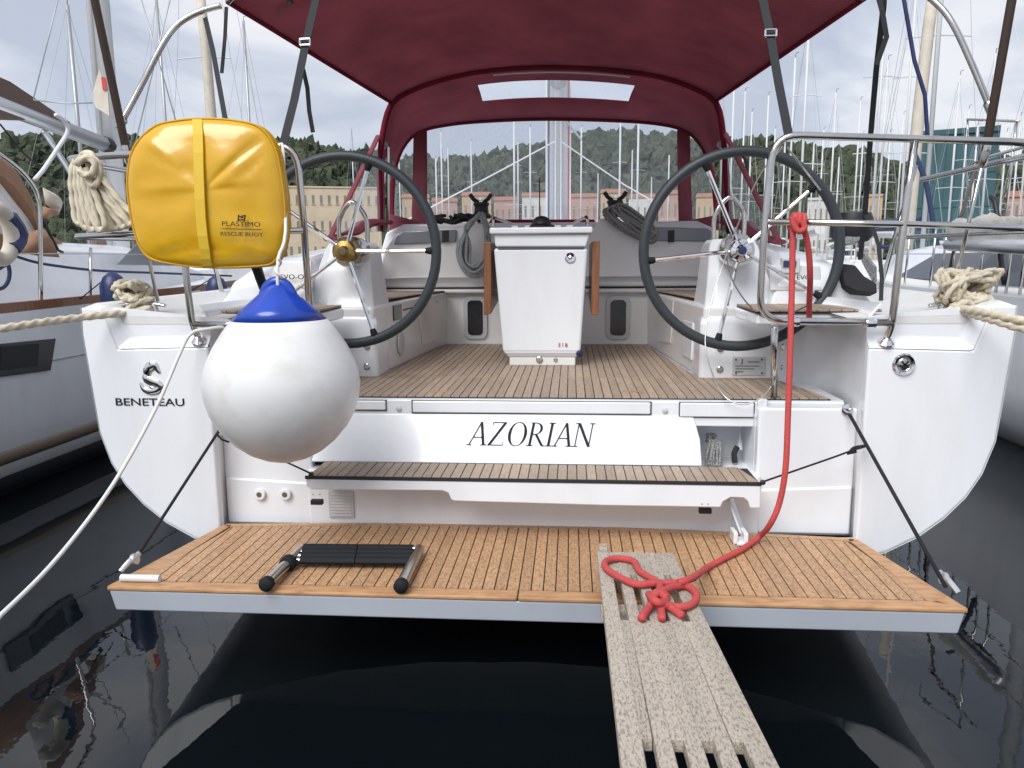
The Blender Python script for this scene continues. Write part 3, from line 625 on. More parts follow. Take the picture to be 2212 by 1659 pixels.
def quarter(sgn):
    pr = [(a, b) for a, b in half if a > WI - .01]
    o = [(NX + .05, 1.445)] + [(a, b) for a, b in pr]
    # down the hull edge, then along the bottom to the inner edge
    zb = np.interp(WI, [q[0] for q in half[::-1]], [q[1] for q in half[::-1]])
    o += [(WI, float(zb)), (WI, NZ - .02), (NX - .01, NZ - .03)]
    s = MB()
    s.prism([(sgn * a, YT, b) for a, b in o], (0, .05, 0))
    # recessed panel with sloping lips
    d = .035
    s.add([(sgn * WI, YT, NZ - .02), (sgn * (NX - .01), YT, NZ - .03), (sgn * (NX + .05), YT, 1.445), (sgn * WI, YT + d, NZ + .022), (sgn * (NX - .05), YT + d, NZ + .012), (sgn * (NX + .012), YT + d, 1.445), (sgn * WI, YT + d, 1.400)],
          [(0, 1, 4, 3), (1, 2, 5, 4), (3, 4, 5, 6)])
    return s.build('stern_quarter', 'gelcoat', yacht, smooth=30, bevel=.012, segs=3)
quarter(-1); quarter(1)
# lower transom below the platform
lowp = [(a, b) for a, b in prof if abs(a) < WI - .005]
zb = float(np.interp(WI, [q[0] for q in half[::-1]], [q[1] for q in half[::-1]]))
MB().prism([(-WI + .002, YT + .002, WEL)] + [(-WI + .002, YT + .002, zb)] + [(a, YT + .002, b) for a, b in lowp] + [(WI - .002, YT + .002, zb), (WI - .002, YT + .002, WEL)], (0, .04, 0)).build('lower_transom', 'gelcoat', yacht, smooth=0)

# ---- deck and coachroof
def xrail(y): return float(np.interp(y, [s[0] for s in stations], [half[0][0] * s[1] for s in stations]))
def zrail(y): return float(np.interp(y, [s[0] for s in stations], [1.445 + s[3] for s in stations]))
dk = MB()
for sg in (-1, 1):
    ys = [YT + .034, 3.6, 4.2, 5.0, 5.7]
    lipz = [(xrail(YT), 1.446), (xrail(YT) - .05, 1.463), (1.84, 1.45), (1.78, 1.405), (1.30, 1.395)]
    dk.loft([[V((sg * a, YT + .0335, 1.37)) for a, b in lipz], [V((sg * a, YT + .0335, b)) for a, b in lipz]], closed=False)
    dk.loft([[V((sg * xrail(y), y, zrail(y) + .001)), V((sg * (xrail(y) - .05), y, zrail(y) + .018)), V((sg * (xrail(y) - .105), y, zrail(y) + .005)), V((sg * (xrail(y) - .165), y, zrail(y) - .04 + .02 * (y - 3.2))), V((sg * 1.30, y, zrail(y) - .05 + .02 * (y - 3.2)))] for y in ys], closed=False)
ys = [5.7, 6.6, 7.5, 9.5, 11.5, 13.0, 14.25]
dk.loft([[V((-xrail(y), y, zrail(y) + .001)), V((-.5 * xrail(y), y, zrail(y) + .05)), V((.5 * xrail(y), y, zrail(y) + .05)), V((xrail(y), y, zrail(y) + .001))] for y in ys], closed=False)
dk.build('deck', 'nonskid', yacht, smooth=40)
cr = MB()
def crs(y, hw, zt): return [V((-hw, y, 1.40)), V((-hw + .16, y, zt - .06)), V((-hw + .3, y, zt)), V((hw - .3, y, zt)), V((hw - .16, y, zt - .06)), V((hw, y, 1.40))]
cr.loft([crs(6.15, 1.45, 1.93), crs(7.5, 1.5, 1.97), crs(9.0, 1.38, 1.95), crs(10.2, 1.1, 1.88), crs(11.0, .8, 1.62)], closed=True)
cr.build('coachroof', 'gelcoat', yacht, smooth=40, bevel=.02)

# ---- stern well: walls, name board, step, lockers
W = MB()
W.box(-WI - .012, -.985, 3.30, 3.36, .44, 1.005)          # port block
W.box(.985, WI + .012, 3.30, 3.36, .44, 1.005)            # starboard block
W.box(-1.0, 1.0, 3.275, 3.36, .44, .715)                  # wall under the step
W.build('stern_wall', 'gelcoat', yacht, bevel=.012, segs=3)
for sg in (-1, 1):                                        # soft crease across each block
    MB().prism([(sg * .99, 3.29, .645), (sg * 1.39, 3.29, .665), (sg * 1.39, 3.29, .45), (sg * .99, 3.29, .45)], (0, .03, 0)).build('stern_panel', 'gelcoat', yacht, bevel=.009, segs=3)
# side walls of the well and the curved walls under the helm seats
for sg in (-1, 1):
    path = catmull([(WI + .007, YT + .046, 0), (WI + .02, 3.45, 0), (WI + .02, 3.7, 0), (WI - .05, 3.9, 0), (1.22, 4.0, 0), (1.10, 4.01, 0)], 5)
    s = MB().loft([[V((sg * p.x, p.y, .44)) for p in path], [V((sg * p.x, p.y, 1.0)) for p in path], [V((sg * (p.x + .01), p.y, 1.40)) for p in path], [V((sg * (p.x + .05), p.y, 1.45)) for p in path]], closed=False)
    s.build('well_side', 'gelcoat', yacht, smooth=60, solid=.004)
# name board
def nb(px, py, dy=0): return PPL(px, py, (0, 3.305 + dy, .745), (0, -1, .46))
nl0, nr0, nr1, nr2, nl1 = nb(632, 892), nb(1497, 893), nb(1513, 950), nb(1517, 1008), nb(655, 998)
MB().prism([nl0, nr0, nr1, nr2, nl1], (0, .03, 0)).build('name_board', 'gelcoat', yacht, bevel=.008, segs=2)
# sole edge beam with lids
MB().box(-1.375, 1.375, 3.40, 3.5, .90, 1.012).build('sole_beam', 'gelcoat', yacht, bevel=.006)
def lid(x0, x1, z0, z1, y=3.388): return MB().box(x0, x1, y, 3.43, z0, z1).build('locker_lid', 'gelcoat', yacht, bevel=.006)
lid(-.535, .535, .955, 1.008); lid(-1.2, -.66, .965, 1.008); lid(.665, .985, .945, 1.008)
for x0, x1, z0 in ((-.541, .541, .950), (-1.25, -.655, .96), (.66, .99, .94)):
    MB().box(x0, x1, 3.3965, 3.41, z0, 1.011).build('lid_groove', 'groove', yacht, smooth=0)
MB().box(-.99, .70, 3.405, 3.44, .72, .95).build('name_board_back', 'gelcoat', yacht, smooth=0)
for x in (-.60, .60): MB().lathe((x, 3.40, .972), (0, -1, 0), [(.004, 0), (.013, .002), (.013, .006), (.004, .010)], 12).build('lid_latch', 'plate', yacht)
# open locker at starboard with shower hose and line inside
k = MB(); k.box(.70, .99, 3.62, 3.64, .70, .96); k.box(.985, 1.0, 3.36, 3.63, .70, .96); k.box(.70, .715, 3.40, 3.63, .70, .96); k.box(.70, .99, 3.36, 3.63, .695, .705)
k.build('locker_recess', 'gelcoat', yacht, smooth=0)
MB().prism([PY(1637, 862, 3.375), PY(1660, 862, 3.375), PY(1652, 1030, 3.36), PY(1637, 1030, 3.36)], (0, .03, 0)).build('locker_edge', 'gelcoat', yacht, bevel=.01)
# boarding step
zs = .742
st = MB(); st.box(-.935, .952, 3.075, 3.30, .69, zs - .008)
step = st.build('boarding_step', 'gelcoat', yacht, bevel=.006)
MB().box(-.928, .945, 3.071, 3.298, zs - .008, zs - .004).build('caulking', 'caulk', step, smooth=0)
planks([(-.925, 3.073), (.943, 3.073), (.90, 3.296), (-.925, 3.296)], zs - .004, .0405, .0045, .006, step, 'teak_grey', -.925, .943)
MB().box(-.935, .952, 3.066, 3.0735, zs - .013, zs + .001).build('edge_strip', 'caulk', step, smooth=0)
def fz(px, py): return PY(px, py, 3.068)
fasc = [fz(668, 1032), fz(1645, 1049), fz(1644, 1098), fz(1620, 1098), fz(1615, 1084), fz(1604, 1076), fz(1578, 1075), fz(1564, 1083), fz(1557, 1097), fz(1300, 1093), fz(985, 1084), fz(974, 1080), fz(968, 1066), fz(955, 1061), fz(668, 1058)]
MB().prism(fasc, (0, .03, 0)).build('step_fascia', 'gelcoat', step, bevel=.007, segs=2)
for px, py in ((685, 1084), (1523, 1103)):
    MB().obox(PY(px, py, 3.12), (.026, 0, 0), (0, .012, 0), (0, 0, .011)).build('latch', 'black', step, bevel=.003)
for px, py in ((676, 1068), (691, 1068), (1516, 1088), (1529, 1088)):
    MB().lathe(PY(px, py, 3.069), (0, -1, 0), [(.0035, 0), (.003, .003)], 8).build('screw', 'alu', step)
# vent grille
g0 = PY(709, 1060, 3.27); g1 = PY(766, 1119, 3.27)
vent = MB().box(g0.x, g1.x, 3.266, 3.274, g1.z, g0.z).build('vent_grille', 'plate', yacht, bevel=.003)
for i in range(8):
    z = g0.z + (g1.z - g0.z) * (i + 1) / 9
    MB().box(g0.x + .012, g1.x - .012, 3.262, 3.267, z - .003, z + .002).build('slat', 'alu_white', vent, smooth=0)
# drain fittings
for px, py in ((562, 1067), (617, 1067)):
    p = PY(px, py, 3.284); d = MB().lathe(p, (0, -1, 0), [(.026, 0), (.028, .006), (.024, .012), (.013, .013)], 24).build('drain_fitting', 'gelcoat', yacht)
    MB().lathe(p + V((0, -.0135, 0)), (0, -1, 0), [(.0125, 0), (.012, .001)], 16).build('drain_hole', 'seacock', d)
# platform strut and bracket
a, b = PY(1577, 1078, 3.2), PY(1604, 1152, 3.14)
MB().tube([a, b], .016, 8, flat=.6).build('platform_strut', 'alu', yacht)
br = PZ(1597, 1172, .475)
k = MB(); k.box(br.x - .03, br.x - .012, br.y - .03, br.y + .05, .472, .525); k.box(br.x + .012, br.x + .03, br.y - .03, br.y + .05, .472, .525); k.box(br.x - .03, br.x + .03, br.y - .03, br.y + .05, .471, .485)
k.build('strut_bracket', 'gelcoat', yacht, bevel=.004)

# ---- swim platform
NL, NR, FR, FC, FL = (-1.503, 2.532), (1.513, 2.532), (1.378, 3.20), (.0, 3.285), (-1.370, 3.225)
ZP = .47
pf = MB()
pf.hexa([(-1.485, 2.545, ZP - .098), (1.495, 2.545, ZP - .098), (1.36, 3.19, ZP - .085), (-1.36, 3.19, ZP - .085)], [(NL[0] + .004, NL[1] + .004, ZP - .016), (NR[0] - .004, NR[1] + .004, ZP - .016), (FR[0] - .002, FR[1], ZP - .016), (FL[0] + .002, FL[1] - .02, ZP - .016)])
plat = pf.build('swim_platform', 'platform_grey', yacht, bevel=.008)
fcpts = [(-1.37, 3.225), (-.9, 3.262), (-.3, 3.288), (.3, 3.285), (.9, 3.245), (1.378, 3.197)]
MB().prism([(NL[0] + .006, NL[1] + .006, ZP - .016), (NR[0] - .006, NR[1] + .006, ZP - .016)] + [(p[0], p[1] - .004, ZP - .016) for p in fcpts[::-1]], (0, 0, .011)).build('caulking', 'caulk', plat, smooth=0)
bw, sw, fw = .062, .055, .035
def pl_poly(name, P, mtl='teak_warm', z=ZP - .016, th=.016): return MB().prism([(p[0], p[1], z) for p in P], (0, 0, th)).build(name, mtl, plat, smooth=0)
def side_x(sg, y): return (NL[0] + (FL[0] - NL[0]) * (y - NL[1]) / (FL[1] - NL[1])) if sg < 0 else (NR[0] + (FR[0] - NR[0]) * (y - NR[1]) / (FR[1] - NR[1]))
g = .004
for x0, x1 in ((NL[0], -.003), (.001, NR[0])):                                    # aft margin boards
    lo = x0 if x0 < -1 else x0; hi = x1
    P = [(lo, NL[1]), (hi, NL[1]), (hi - (.075 if hi > 1 else 0), NL[1] + bw), (lo + (.075 if lo < -1 else 0), NL[1] + bw)]
    o = pl_poly('margin_board', P, 'teak_edge'); q = o.modifiers.new('b', 'BEVEL'); q.width = .005; q.segments = 2
for sg, F in ((-1, FL), (1, FR)):                                                  # side margin boards
    ya = NL[1] + .004
    P = [(side_x(sg, ya) , ya), (side_x(sg, F[1] - .02), F[1] - .02), (side_x(sg, F[1] - .02) - sg * sw * .7, F[1] - .02), (side_x(sg, NL[1] + bw) - sg * (.075 + .02), NL[1] + bw + g)]
    pl_poly('margin_board', P, 'teak_edge')
top = [(p[0], p[1] - .003) for p in fcpts]; bot = [(p[0] * .985, p[1] - fw) for p in fcpts]
for i in range(5): pl_poly('margin_board', [top[i], top[i + 1], bot[i + 1], bot[i]], 'teak_warm')
inner = [(NL[0] + .10, NL[1] + bw + g), (NR[0] - .10, NR[1] + bw + g)] + [(p[0] * .965, p[1] - fw - g) for p in fcpts[::-1]]
planks(inner, ZP - .016, .0439, .0045, .0155, plat, 'teak_warm', -.0439 * 33 - .001, .0439 * 33)
# small dark limber slots at the hinge
# corner fittings with line blocks
for (px, py) in ((282, 1228), (2048, 1272)):
    p = PZ(px, py, ZP + .01); s = 1 if px < 1000 else -1
    k = MB(); k.tube([p + V((-.02 * s, -.03, 0)), p + V((0, 0, .03)), p + V((.015 * s, .04, .045))], .011, 8, k=3); k.lathe(p + V((.008 * s, .02, .03)), (s, 0, .2), [(.005, -.008), (.022, -.008), (.022, .008), (.005, .008)], 14)
    k.build('line_block', 'alu', plat)
p0, p1 = PZ(262, 1248, ZP + .014), PZ(345, 1250, ZP + .014)
MB().tube([p0, p1], .014, 10).build('fender_tube', 'alu_white', plat)

# ---- folded swim ladder on the platform
lad = MB()
def pzt(px, py, z=ZP + .03): return PZ(px, py, z)
ladl = [pzt(575, 1262), pzt(632, 1206), pzt(658, 1184)]; ladr = [pzt(866, 1266), pzt(905, 1186)]
lad.tube(ladl, .021, 12)
ladder = lad.build('swim_ladder', 'steel', yacht)
MB().tube(ladr, .021, 12).build('ladder_rail', 'steel', ladder)
for c, d in ((ladl[0], ladl[0] - ladl[1]), (ladr[0], ladr[0] - ladr[1])):
    MB().lathe(c, d, [(.023, -.022), (.026, -.016), (.026, .008), (.018, .016), (.004, .018)], 16).build('end_cap', 'rubber', ladder)
MB().lathe(pzt(622, 1216), ladl[0] - ladl[1], [(.026, -.02), (.030, -.015), (.030, .015), (.026, .02)], 16).build('slide_collar', 'rubber', ladder)
ry = [pzt(660, 1186 + 8 * i, ZP + .035) for i in range(4)]
for i in range(4):
    a = pzt(656 - 2 * i, 1183 + 9.0 * i, ZP + .042 - .004 * i); b = pzt(892 - 1.5 * i, 1185 + 9.0 * i, ZP + .042 - .004 * i)
    mid = a.lerp(b, .5)
    for u, v in ((a, mid - (b - a) * .004), (mid + (b - a) * .004, b)):
        MB().tube([u, v], .0195, 10, flat=.8).build('rung_tread', 'rubber', ladder)
    for u in (a, b): MB().lathe(u, b - a, [(.009, -.016), (.009, .016)], 10).build('rung_end', 'chrome', ladder)

# ---- cockpit sole
ZS = 1.03
so_out = [(-1.315, 3.40), (1.315, 3.40), (1.285, 3.60), (1.22, 3.985), (.845, 3.99), (.72, 5.62), (-.735, 5.62), (-.86, 3.99), (-1.22, 3.985), (-1.285, 3.60)]
sole = MB().prism([(-1.37, 3.405, ZS - .03), (1.37, 3.405, ZS - .03), (1.37, 4.2, ZS - .03), (.95, 5.7, ZS - .03), (-.95, 5.7, ZS - .03), (-1.37, 4.2, ZS - .03)], (0, 0, .02)).build('cockpit_sole', 'gelcoat', yacht, smooth=0)
MB().prism([(p[0], p[1] + (.004 if p[1] < 3.5 else 0), ZS - .010) for p in so_out], (0, 0, .005)).build('caulking', 'caulk', sole, smooth=0)
aft_sole = [(-1.31, 3.404), (1.31, 3.404), (1.28, 3.60), (1.21, 3.976), (-1.21, 3.976), (-1.28, 3.60)]
fwd_sole = [(-.855, 3.984), (.842, 3.984), (.718, 5.615), (-.733, 5.615)]
planks(aft_sole, ZS - .005, .0406, .0045, .006, sole, 'teak_grey', -.0406 * 33 + .004, .0406 * 33)
planks(fwd_sole, ZS - .005, .0406, .0045, .006, sole, 'teak_grey', -.0406 * 33 + .004, .0406 * 33)
MB().box(-1.21, 1.21, 3.9765, 3.983, ZS - .005, ZS + .0015).build('joint_strip', 'teak_edge', sole, smooth=0)
for px in (948, 1368):
    p = PZ(px, 845, ZS + .002); MB().box(p.x - .05, p.x + .05, p.y - .018, p.y + .018, ZS + .0012, ZS + .0022).build('lift_ring_plate', 'teak_edge', sole, smooth=0)

# ---- benches, bulkhead, portholes
for sg in (-1, 1):
    k = MB()
    k.hexa([(sg * .862, 4.0, 1.02), (sg * 1.32, 4.0, 1.02), (sg * 1.35, 5.75, 1.02), (sg * .735, 5.70, 1.02)], [(sg * .858, 4.0, 1.40), (sg * 1.32, 4.0, 1.40), (sg * 1.35, 5.75, 1.415), (sg * .73, 5.70, 1.415)])
    bench = k.build('bench', 'gelcoat_cream', yacht, bevel=.02, segs=3)
    P = [(sg * .872, 4.38), (sg * 1.25, 4.38), (sg * 1.27, 5.60), (sg * .742, 5.60)]
    if sg < 0: P = P[::-1]
    MB().prism([(p[0], p[1], 1.413) for p in P], (0, 0, .008)).build('caulking', 'caulk', bench, smooth=0)
    planks(P, 1.416, .052, .005, .009, bench, 'teak_grey', -1.3 if sg < 0 else .70, -.70 if sg < 0 else 1.3)
    # moulded hatch and details on the inner face
    def bp(px, py): return PPL(px, py, (sg * .86, 4.0, 1.2), (1, sg * .075, 0))
    if sg < 0:
        q = [bp(902, 650), bp(940, 641), bp(944, 735), bp(912, 745)]
        MB().prism(q, (.006, 0, 0)).build('bench_hatch', 'gelcoat_cream', bench, bevel=.004)
        q = [bp(847, 660), bp(865, 657), bp(866, 689), bp(849, 693)]
        MB().prism(q, (.008, 0, 0)).build('switch_panel', 'window_dark', bench, bevel=.002)
        c = bp(865, 741); MB().lathe(c, (1, 0, 0), [(.075, 0), (.075, .006), (.06, .012), (.03, .010), (.005, .012)], 28).build('speaker', 'plate', bench)
        q = [bp(870, 668), bp(905, 660), bp(945, 650), bp(945, 652), bp(905, 663), bp(870, 671)]
        MB().prism(q, (.003, 0, 0)).build('hatch_line', 'groove', bench, smooth=0)
    else:
        q = [bp(1420, 640), bp(1456, 648), bp(1450, 742), bp(1424, 736)]
        MB().prism(q, (-.006, 0, 0)).build('bench_hatch', 'gelcoat_cream', bench, bevel=.004)
        q = [bp(1476, 690), bp(1500, 698), bp(1496, 778), bp(1474, 765)]
        MB().prism(q, (-.01, 0, 0)).build('stowage_box', 'gelcoat', bench, bevel=.006)
MB().box(-.78, .78, 5.66, 5.76, 1.02, 1.425).build('companionway_bulkhead', 'gelcoat_cream', yacht, bevel=.015)
for px in (1027, 1335):
    c = PY(px, 686, 5.655)
    def rr(w, h, r, y):
        P = []
        for cx, cz, a0 in ((w - r, h - r, 0), (-w + r, h - r, 90), (-w + r, -h + r, 180), (w - r, -h + r, 270)):
            for t in range(5):
                a = math.radians(a0 + 22.5 * t); P.append(V((c.x + cx + r * math.cos(a), y, c.z + cz + r * math.sin(a))))
        return P
    port = MB().prism(rr(.088, .158, .05, 5.64), (0, .022, 0)).build('porthole', 'plate', yacht, bevel=.004)
    MB().prism(rr(.056, .128, .03, 5.634), (0, .02, 0)).build('pane', 'window_dark', port, bevel=.003)
# upper bulkhead (aft face of the coachroof)
ub = [PY(812, 622, 5.76), PY(1560, 618, 5.76), PY(1545, 530, 5.76), PY(1535, 494, 5.76), PY(1400, 488, 5.76), PY(1300, 470, 5.76), PY(1285, 488, 5.76), PY(1055, 492, 5.76), PY(1040, 478, 5.76), PY(985, 492, 5.76), PY(855, 505, 5.76), PY(830, 540, 5.76)]
MB().prism(ub, (0, .25, 0)).build('cabin_bulkhead', 'gelcoat_cream', yacht, bevel=.02, segs=3)
MB().prism([(-1.0, 5.6, 1.405), (1.0, 5.6, 1.405), (1.4, 5.85, 1.405), (-1.4, 5.85, 1.405)], (0, 0, .025)).build('bridge_deck', 'gelcoat_cream', yacht, bevel=.008)
for q in ([(850, 528), (985, 522), (986, 496), (870, 500), (856, 510)], [(1413, 520), (1536, 522), (1536, 500), (1528, 493), (1412, 490)]):
    o = MB().prism([PY(a, b, 5.74) for a, b in q], (0, .03, 0)).build('smoked_window', 'smoked', yacht, bevel=.008)
    a, b = q[0], q[1]
    x0 = 955 if a[0] < 1000 else 1443
    MB().prism([PY(x0, 524, 5.735), PY(x0 + 14, 523, 5.735), PY(x0 + 14, 497, 5.735), PY(x0, 498, 5.735)], (0, .01, 0)).build('hinge', 'black', o, smooth=0)
# ---- cockpit table
TY = 4.42
def tq(px, py, y=TY): return PY(px, py, y)
def frus(l0, r0, y0, l1, r1, y1, depth, dy=0):
    a, b, c, d = tq(l0, y0), tq(r0, y0), tq(r1, y1), tq(l1, y1)
    return MB().hexa([d, c, c + V((0, depth, 0)), d + V((0, depth, 0))], [a, b, b + V((0, depth, 0)), a + V((0, depth, 0))])
table = frus(1066, 1270, 536, 1086, 1254, 762, .75).build('cockpit_table', 'gelcoat', yacht, bevel=.018, segs=3)
a, b = tq(1058, 506), tq(1280, 504)
MB().box(a.x, b.x, TY - .025, TY + .82, a.z, a.z + .036).build('table_lid', 'gelcoat', table, bevel=.01, segs=3)
frus(1066, 1274, 505, 1070, 1266, 534, .78).build('table_neck', 'gelcoat', table, bevel=.012, segs=2)
a, b = tq(1075, 536), tq(1262, 535); MB().box(a.x, b.x, TY - .004, TY + .7, a.z - .006, a.z + .004).build('lid_groove', 'groove', table, smooth=0)
q0, q1 = tq(1086, 760), tq(1254, 760); f0, f1 = tq(1098, 772), tq(1245, 772)
MB().hexa([V((f0.x, TY + .02, f0.z)), V((f1.x, TY + .02, f0.z)), V((f1.x, TY + .6, f0.z)), V((f0.x, TY + .6, f0.z))], [q0 + V((.005, 0, 0)), q1 + V((-.005, 0, 0)), q1 + V((0, .7, 0)), q0 + V((0, .7, 0))]).build('table_taper', 'gelcoat', table, bevel=.006)
MB().box(f0.x + .005, f1.x - .005, TY + .022, TY + .55, ZS, f0.z).build('table_foot', 'gelcoat_cream', table, bevel=.006)
c = tq(1232, 557, TY - .002); MB().lathe(c, (0, -1, 0), [(.030, -.004), (.030, .004), (.024, .009), (.012, .006), (.004, .010)], 24).build('courtesy_light', 'chrome', table)
for px, r in ((1165, .020), (1200, .012)):
    c = V((tq(px, 778).x, TY + .02, tq(px, 778).z)); MB().lathe(c, (0, -1, 0), [(r, 0), (r, .004), (r * .6, .009), (r * .2, .008)], 18).build('table_bolt', 'steel', table)
put_text('S I B', .030, tq(1216, 749, TY - .003), (1, 0, 0), (0, 0, 1), 'lettering', 'letter_red', table)
c = tq(1251, 764, TY + .01); MB().lathe(c, (.3, -1, .3), [(.012, -.02), (.02, 0), (.017, .02), (.006, .03)], 12).build('plug', 'navy', table)
for sg, q in ((-1, [(1042, 522), (1043, 683), (1064, 670), (1066, 522)]), (1, [(1297, 520), (1294, 684), (1273, 668), (1276, 520)])):
    a = tq(q[0][0], q[0][1]); b = tq(q[1][0], q[1][1]); th = -sg * .045
    leaf = MB().hexa([V((b.x, TY + .05, b.z)), V((b.x + th, TY + .05, b.z + .01)), V((b.x + th, TY + .78, b.z + .09)), V((b.x, TY + .78, b.z + .09))],
                     [V((a.x, TY + .05, a.z)), V((a.x + th, TY + .05, a.z)), V((a.x + th, TY + .78, a.z)), V((a.x, TY + .78, a.z))]).build('table_leaf', 'varnished', table, bevel=.006)
# table top gear: grab rails, compass, small instruments
lt = tq(1170, 491).z
for sg in (-1, 1):
    x = sg * .27
    MB().tube([(x, TY + .12, lt), (x, TY + .12, lt + .055), (x - sg * .02, TY + .2, lt + .06), (x - sg * .10, TY + .62, lt + .03), (x - sg * .10, TY + .64, lt)], .009, 8, k=3).build('grab_rail', 'steel', table)
cp = MB().lathe((0, TY + .35, lt), (0, 0, 1), [(.09, 0), (.088, .02), (.06, .035), (.052, .06), (.03, .078), (.004, .084)], 20).build('compass', 'black', table)
for x in (-.16, -.08, .10, .17): MB().box(x - .02, x + .02, TY + .3, TY + .34, lt, lt + .025).build('instrument', 'gelcoat', table, bevel=.004)
MB().tube([(-.02, TY + .55, lt), (-.02, TY + .55, lt + .33)], .004, 6).build('aerial', 'black', table)

# ---- helm consoles and wheels
def console(sg):
    def sec(z, x0, x1, y0, y1, r=.04):
        return [V((sg * x0, y0 + r, z)), V((sg * (x0 + r), y0, z)), V((sg * (x1 - r), y0, z)), V((sg * x1, y0 + r, z)), V((sg * x1, y1, z)), V((sg * x0, y1, z))]
    k = MB().loft([sec(1.02, .842, 1.32, 3.985, 4.45, .015), sec(1.31, .842, 1.32, 3.985, 4.45, .02), sec(1.345, .855, 1.29, 3.998, 4.45, .03), sec(1.36, .865, 1.27, 4.01, 4.42), sec(1.52, .88, 1.20, 4.03, 4.38), sec(1.70, .89, 1.14, 4.06, 4.34), sec(1.738, .91, 1.12, 4.09, 4.31)])
    c = k.build('helm_console', 'gelcoat', yacht, smooth=35, bevel=.012, segs=3)
    xa, xb = .93, 1.085
    arch = catmull([(sg * xa, 4.2, 1.73), (sg * xa, 4.2, 1.84), (sg * (xa + .02), 4.2, 1.90), (sg * (xa + xb) / 2, 4.2, 1.955), (sg * (xb - .02), 4.2, 1.90), (sg * xb, 4.2, 1.84), (sg * xb, 4.2, 1.73)], 6)
    MB().tube(arch, .0125, 10).build('grab_arch', 'steel', c)
    return c
cL, cRt = console(-1), console(1)
def wheel(px, py, rot, hubmat, capmat):
    c = PY(px, py, 3.86); R = .492; rt = .0255
    k = MB().tube([c + V((math.cos(2 * math.pi * i / 64) * (R - rt), 0, math.sin(2 * math.pi * i / 64) * (R - rt))) for i in range(64)], rt, 12, closed=True)
    wh = k.build('steering_wheel', 'wheel_wrap', yacht, smooth=180)
    for i in range(5):
        a = math.radians(rot + 72 * i); d = V((math.cos(a), 0, math.sin(a)))
        MB().tube([c + d * .045 + V((0, .01, 0)), c + d * (R - rt * 1.5)], .0105, 8).build('spoke', 'chrome', wh)
        MB().lathe(c + d * (R - rt * 2 - .03), d, [(.013, 0), (.016, .01), (.019, .03), (.02, .045)], 10).build('spoke_socket', 'rubber', wh)
    MB().lathe(c, (0, -1, 0), [(.055, -.03), (.058, 0), (.05, .02), (.028, .026), (.02, .04), (.006, .042)], 24).build('hub', hubmat, wh)
    MB().lathe(c + V((0, -.041, 0)), (0, -1, 0), [(.021, 0), (.018, .006), (.004, .007)], 16).build('hub_cap', capmat, wh)
    MB().lathe(c + V((0, .03, 0)), (0, 1, 0), [(.075, 0), (.082, .03), (.082, .12), (.075, .2)], 24).build('steering_shaft', 'steel', wh)
wheel(745, 543, 0, 'brass', 'seacock'); wheel(1600, 541, 42, 'chrome', 'navy')
for px, py in ((1555, 798), (1693, 793), (1693, 750), (1556, 753), (793, 792), (793, 748)):
    MB().lathe(PY(px, py, 3.985), (0, -1, 0), [(.018, 0), (.018, .004), (.012, .009), (.004, .009)], 16).build('console_bolt', 'steel', cRt if px > 1100 else cL)
a, b = PY(1583, 771, 3.983), PY(1652, 811, 3.983)
plate = MB().box(a.x, b.x, 3.978, 3.984, b.z, a.z).build('builder_plate', 'plate', cRt, bevel=.002)
for px, py in ((1590, 777), (1646, 777), (1590, 806), (1646, 806)):
    MB().lathe(PY(px, py, 3.978), (0, -1, 0), [(.005, 0), (.004, .003)], 8).build('rivet', 'black', plate)
put_text('J', .03, PY(1603, 784, 3.9765), (1, 0, 0), (0, 0, 1), 'lettering', 'letter', plate)
for i, (x0, x1) in enumerate(((1615, 1642), (1588, 1640), (1588, 1630), (1588, 1606))):
    y = (781, 790, 796, 802)[i]; a, b = PY(x0, y, 3.9775), PY(x1, y + 1.5, 3.9775)
    MB().box(a.x, b.x, 3.9755, 3.9785, b.z, a.z).build('print_line', 'groove', plate, smooth=0)

# ---- coamings with instrument panels, helm seats
for sg in (-1, 1):
    def cs(y, zi, h, xi=1.18, xo=1.68): return [V((sg * xi, y, zi)), V((sg * (xi + .03), y, zi + h * .9)), V((sg * (xi + .07), y, zi + h)), V((sg * (xo - .20), y, zi + h * .95)), V((sg * (xo - .10), y, zi + h * .72)), V((sg * xo, y, zi))]
    k = MB().loft([cs(3.90, 1.385, .135, 1.16), cs(3.935, 1.385, .20, 1.16), cs(4.0, 1.385, .235, 1.17), cs(4.3, 1.385, .285, 1.22), cs(5.0, 1.40, .33, 1.26), cs(5.75, 1.43, .38, 1.27, 1.6)])
    coam = k.build('coaming', 'gelcoat', yacht, smooth=35, bevel=.014, segs=3)
    # helm seat
    k = MB().box(min(sg * .99, sg * 1.50), max(sg * .99, sg * 1.50), 3.44, 3.92, 1.345, 1.40)
    seat = k.build('helm_seat', 'gelcoat', yacht, bevel=.015, segs=3)
    P = [(sg * .985, 3.43), (sg * 1.515, 3.43), (sg * 1.50, 3.90), (sg * 1.0, 3.90)]
    if sg < 0: P = P[::-1]
    MB().prism([(p[0], p[1], 1.4005) for p in P], (0, 0, .007)).build('caulking', 'caulk', seat, smooth=0)
    planks(P, 1.4035, .052, .005, .012, seat, 'teak_grey', min(P[0][0], P[1][0]) - .001, max(P[0][0], P[1][0]) + .02)
a = PY(1688, 557, 3.93); b = PY(1724, 590, 3.93)
dsp = MB().box(a.x, b.x, 3.905, 3.95, b.z, a.z).build('engine_panel', 'plate', yacht, bevel=.004)
a = PY(1692, 563, 3.905); b = PY(1719, 577, 3.905); MB().box(a.x, b.x, 3.899, 3.906, b.z, a.z).build('display', 'navy', dsp, smooth=0)
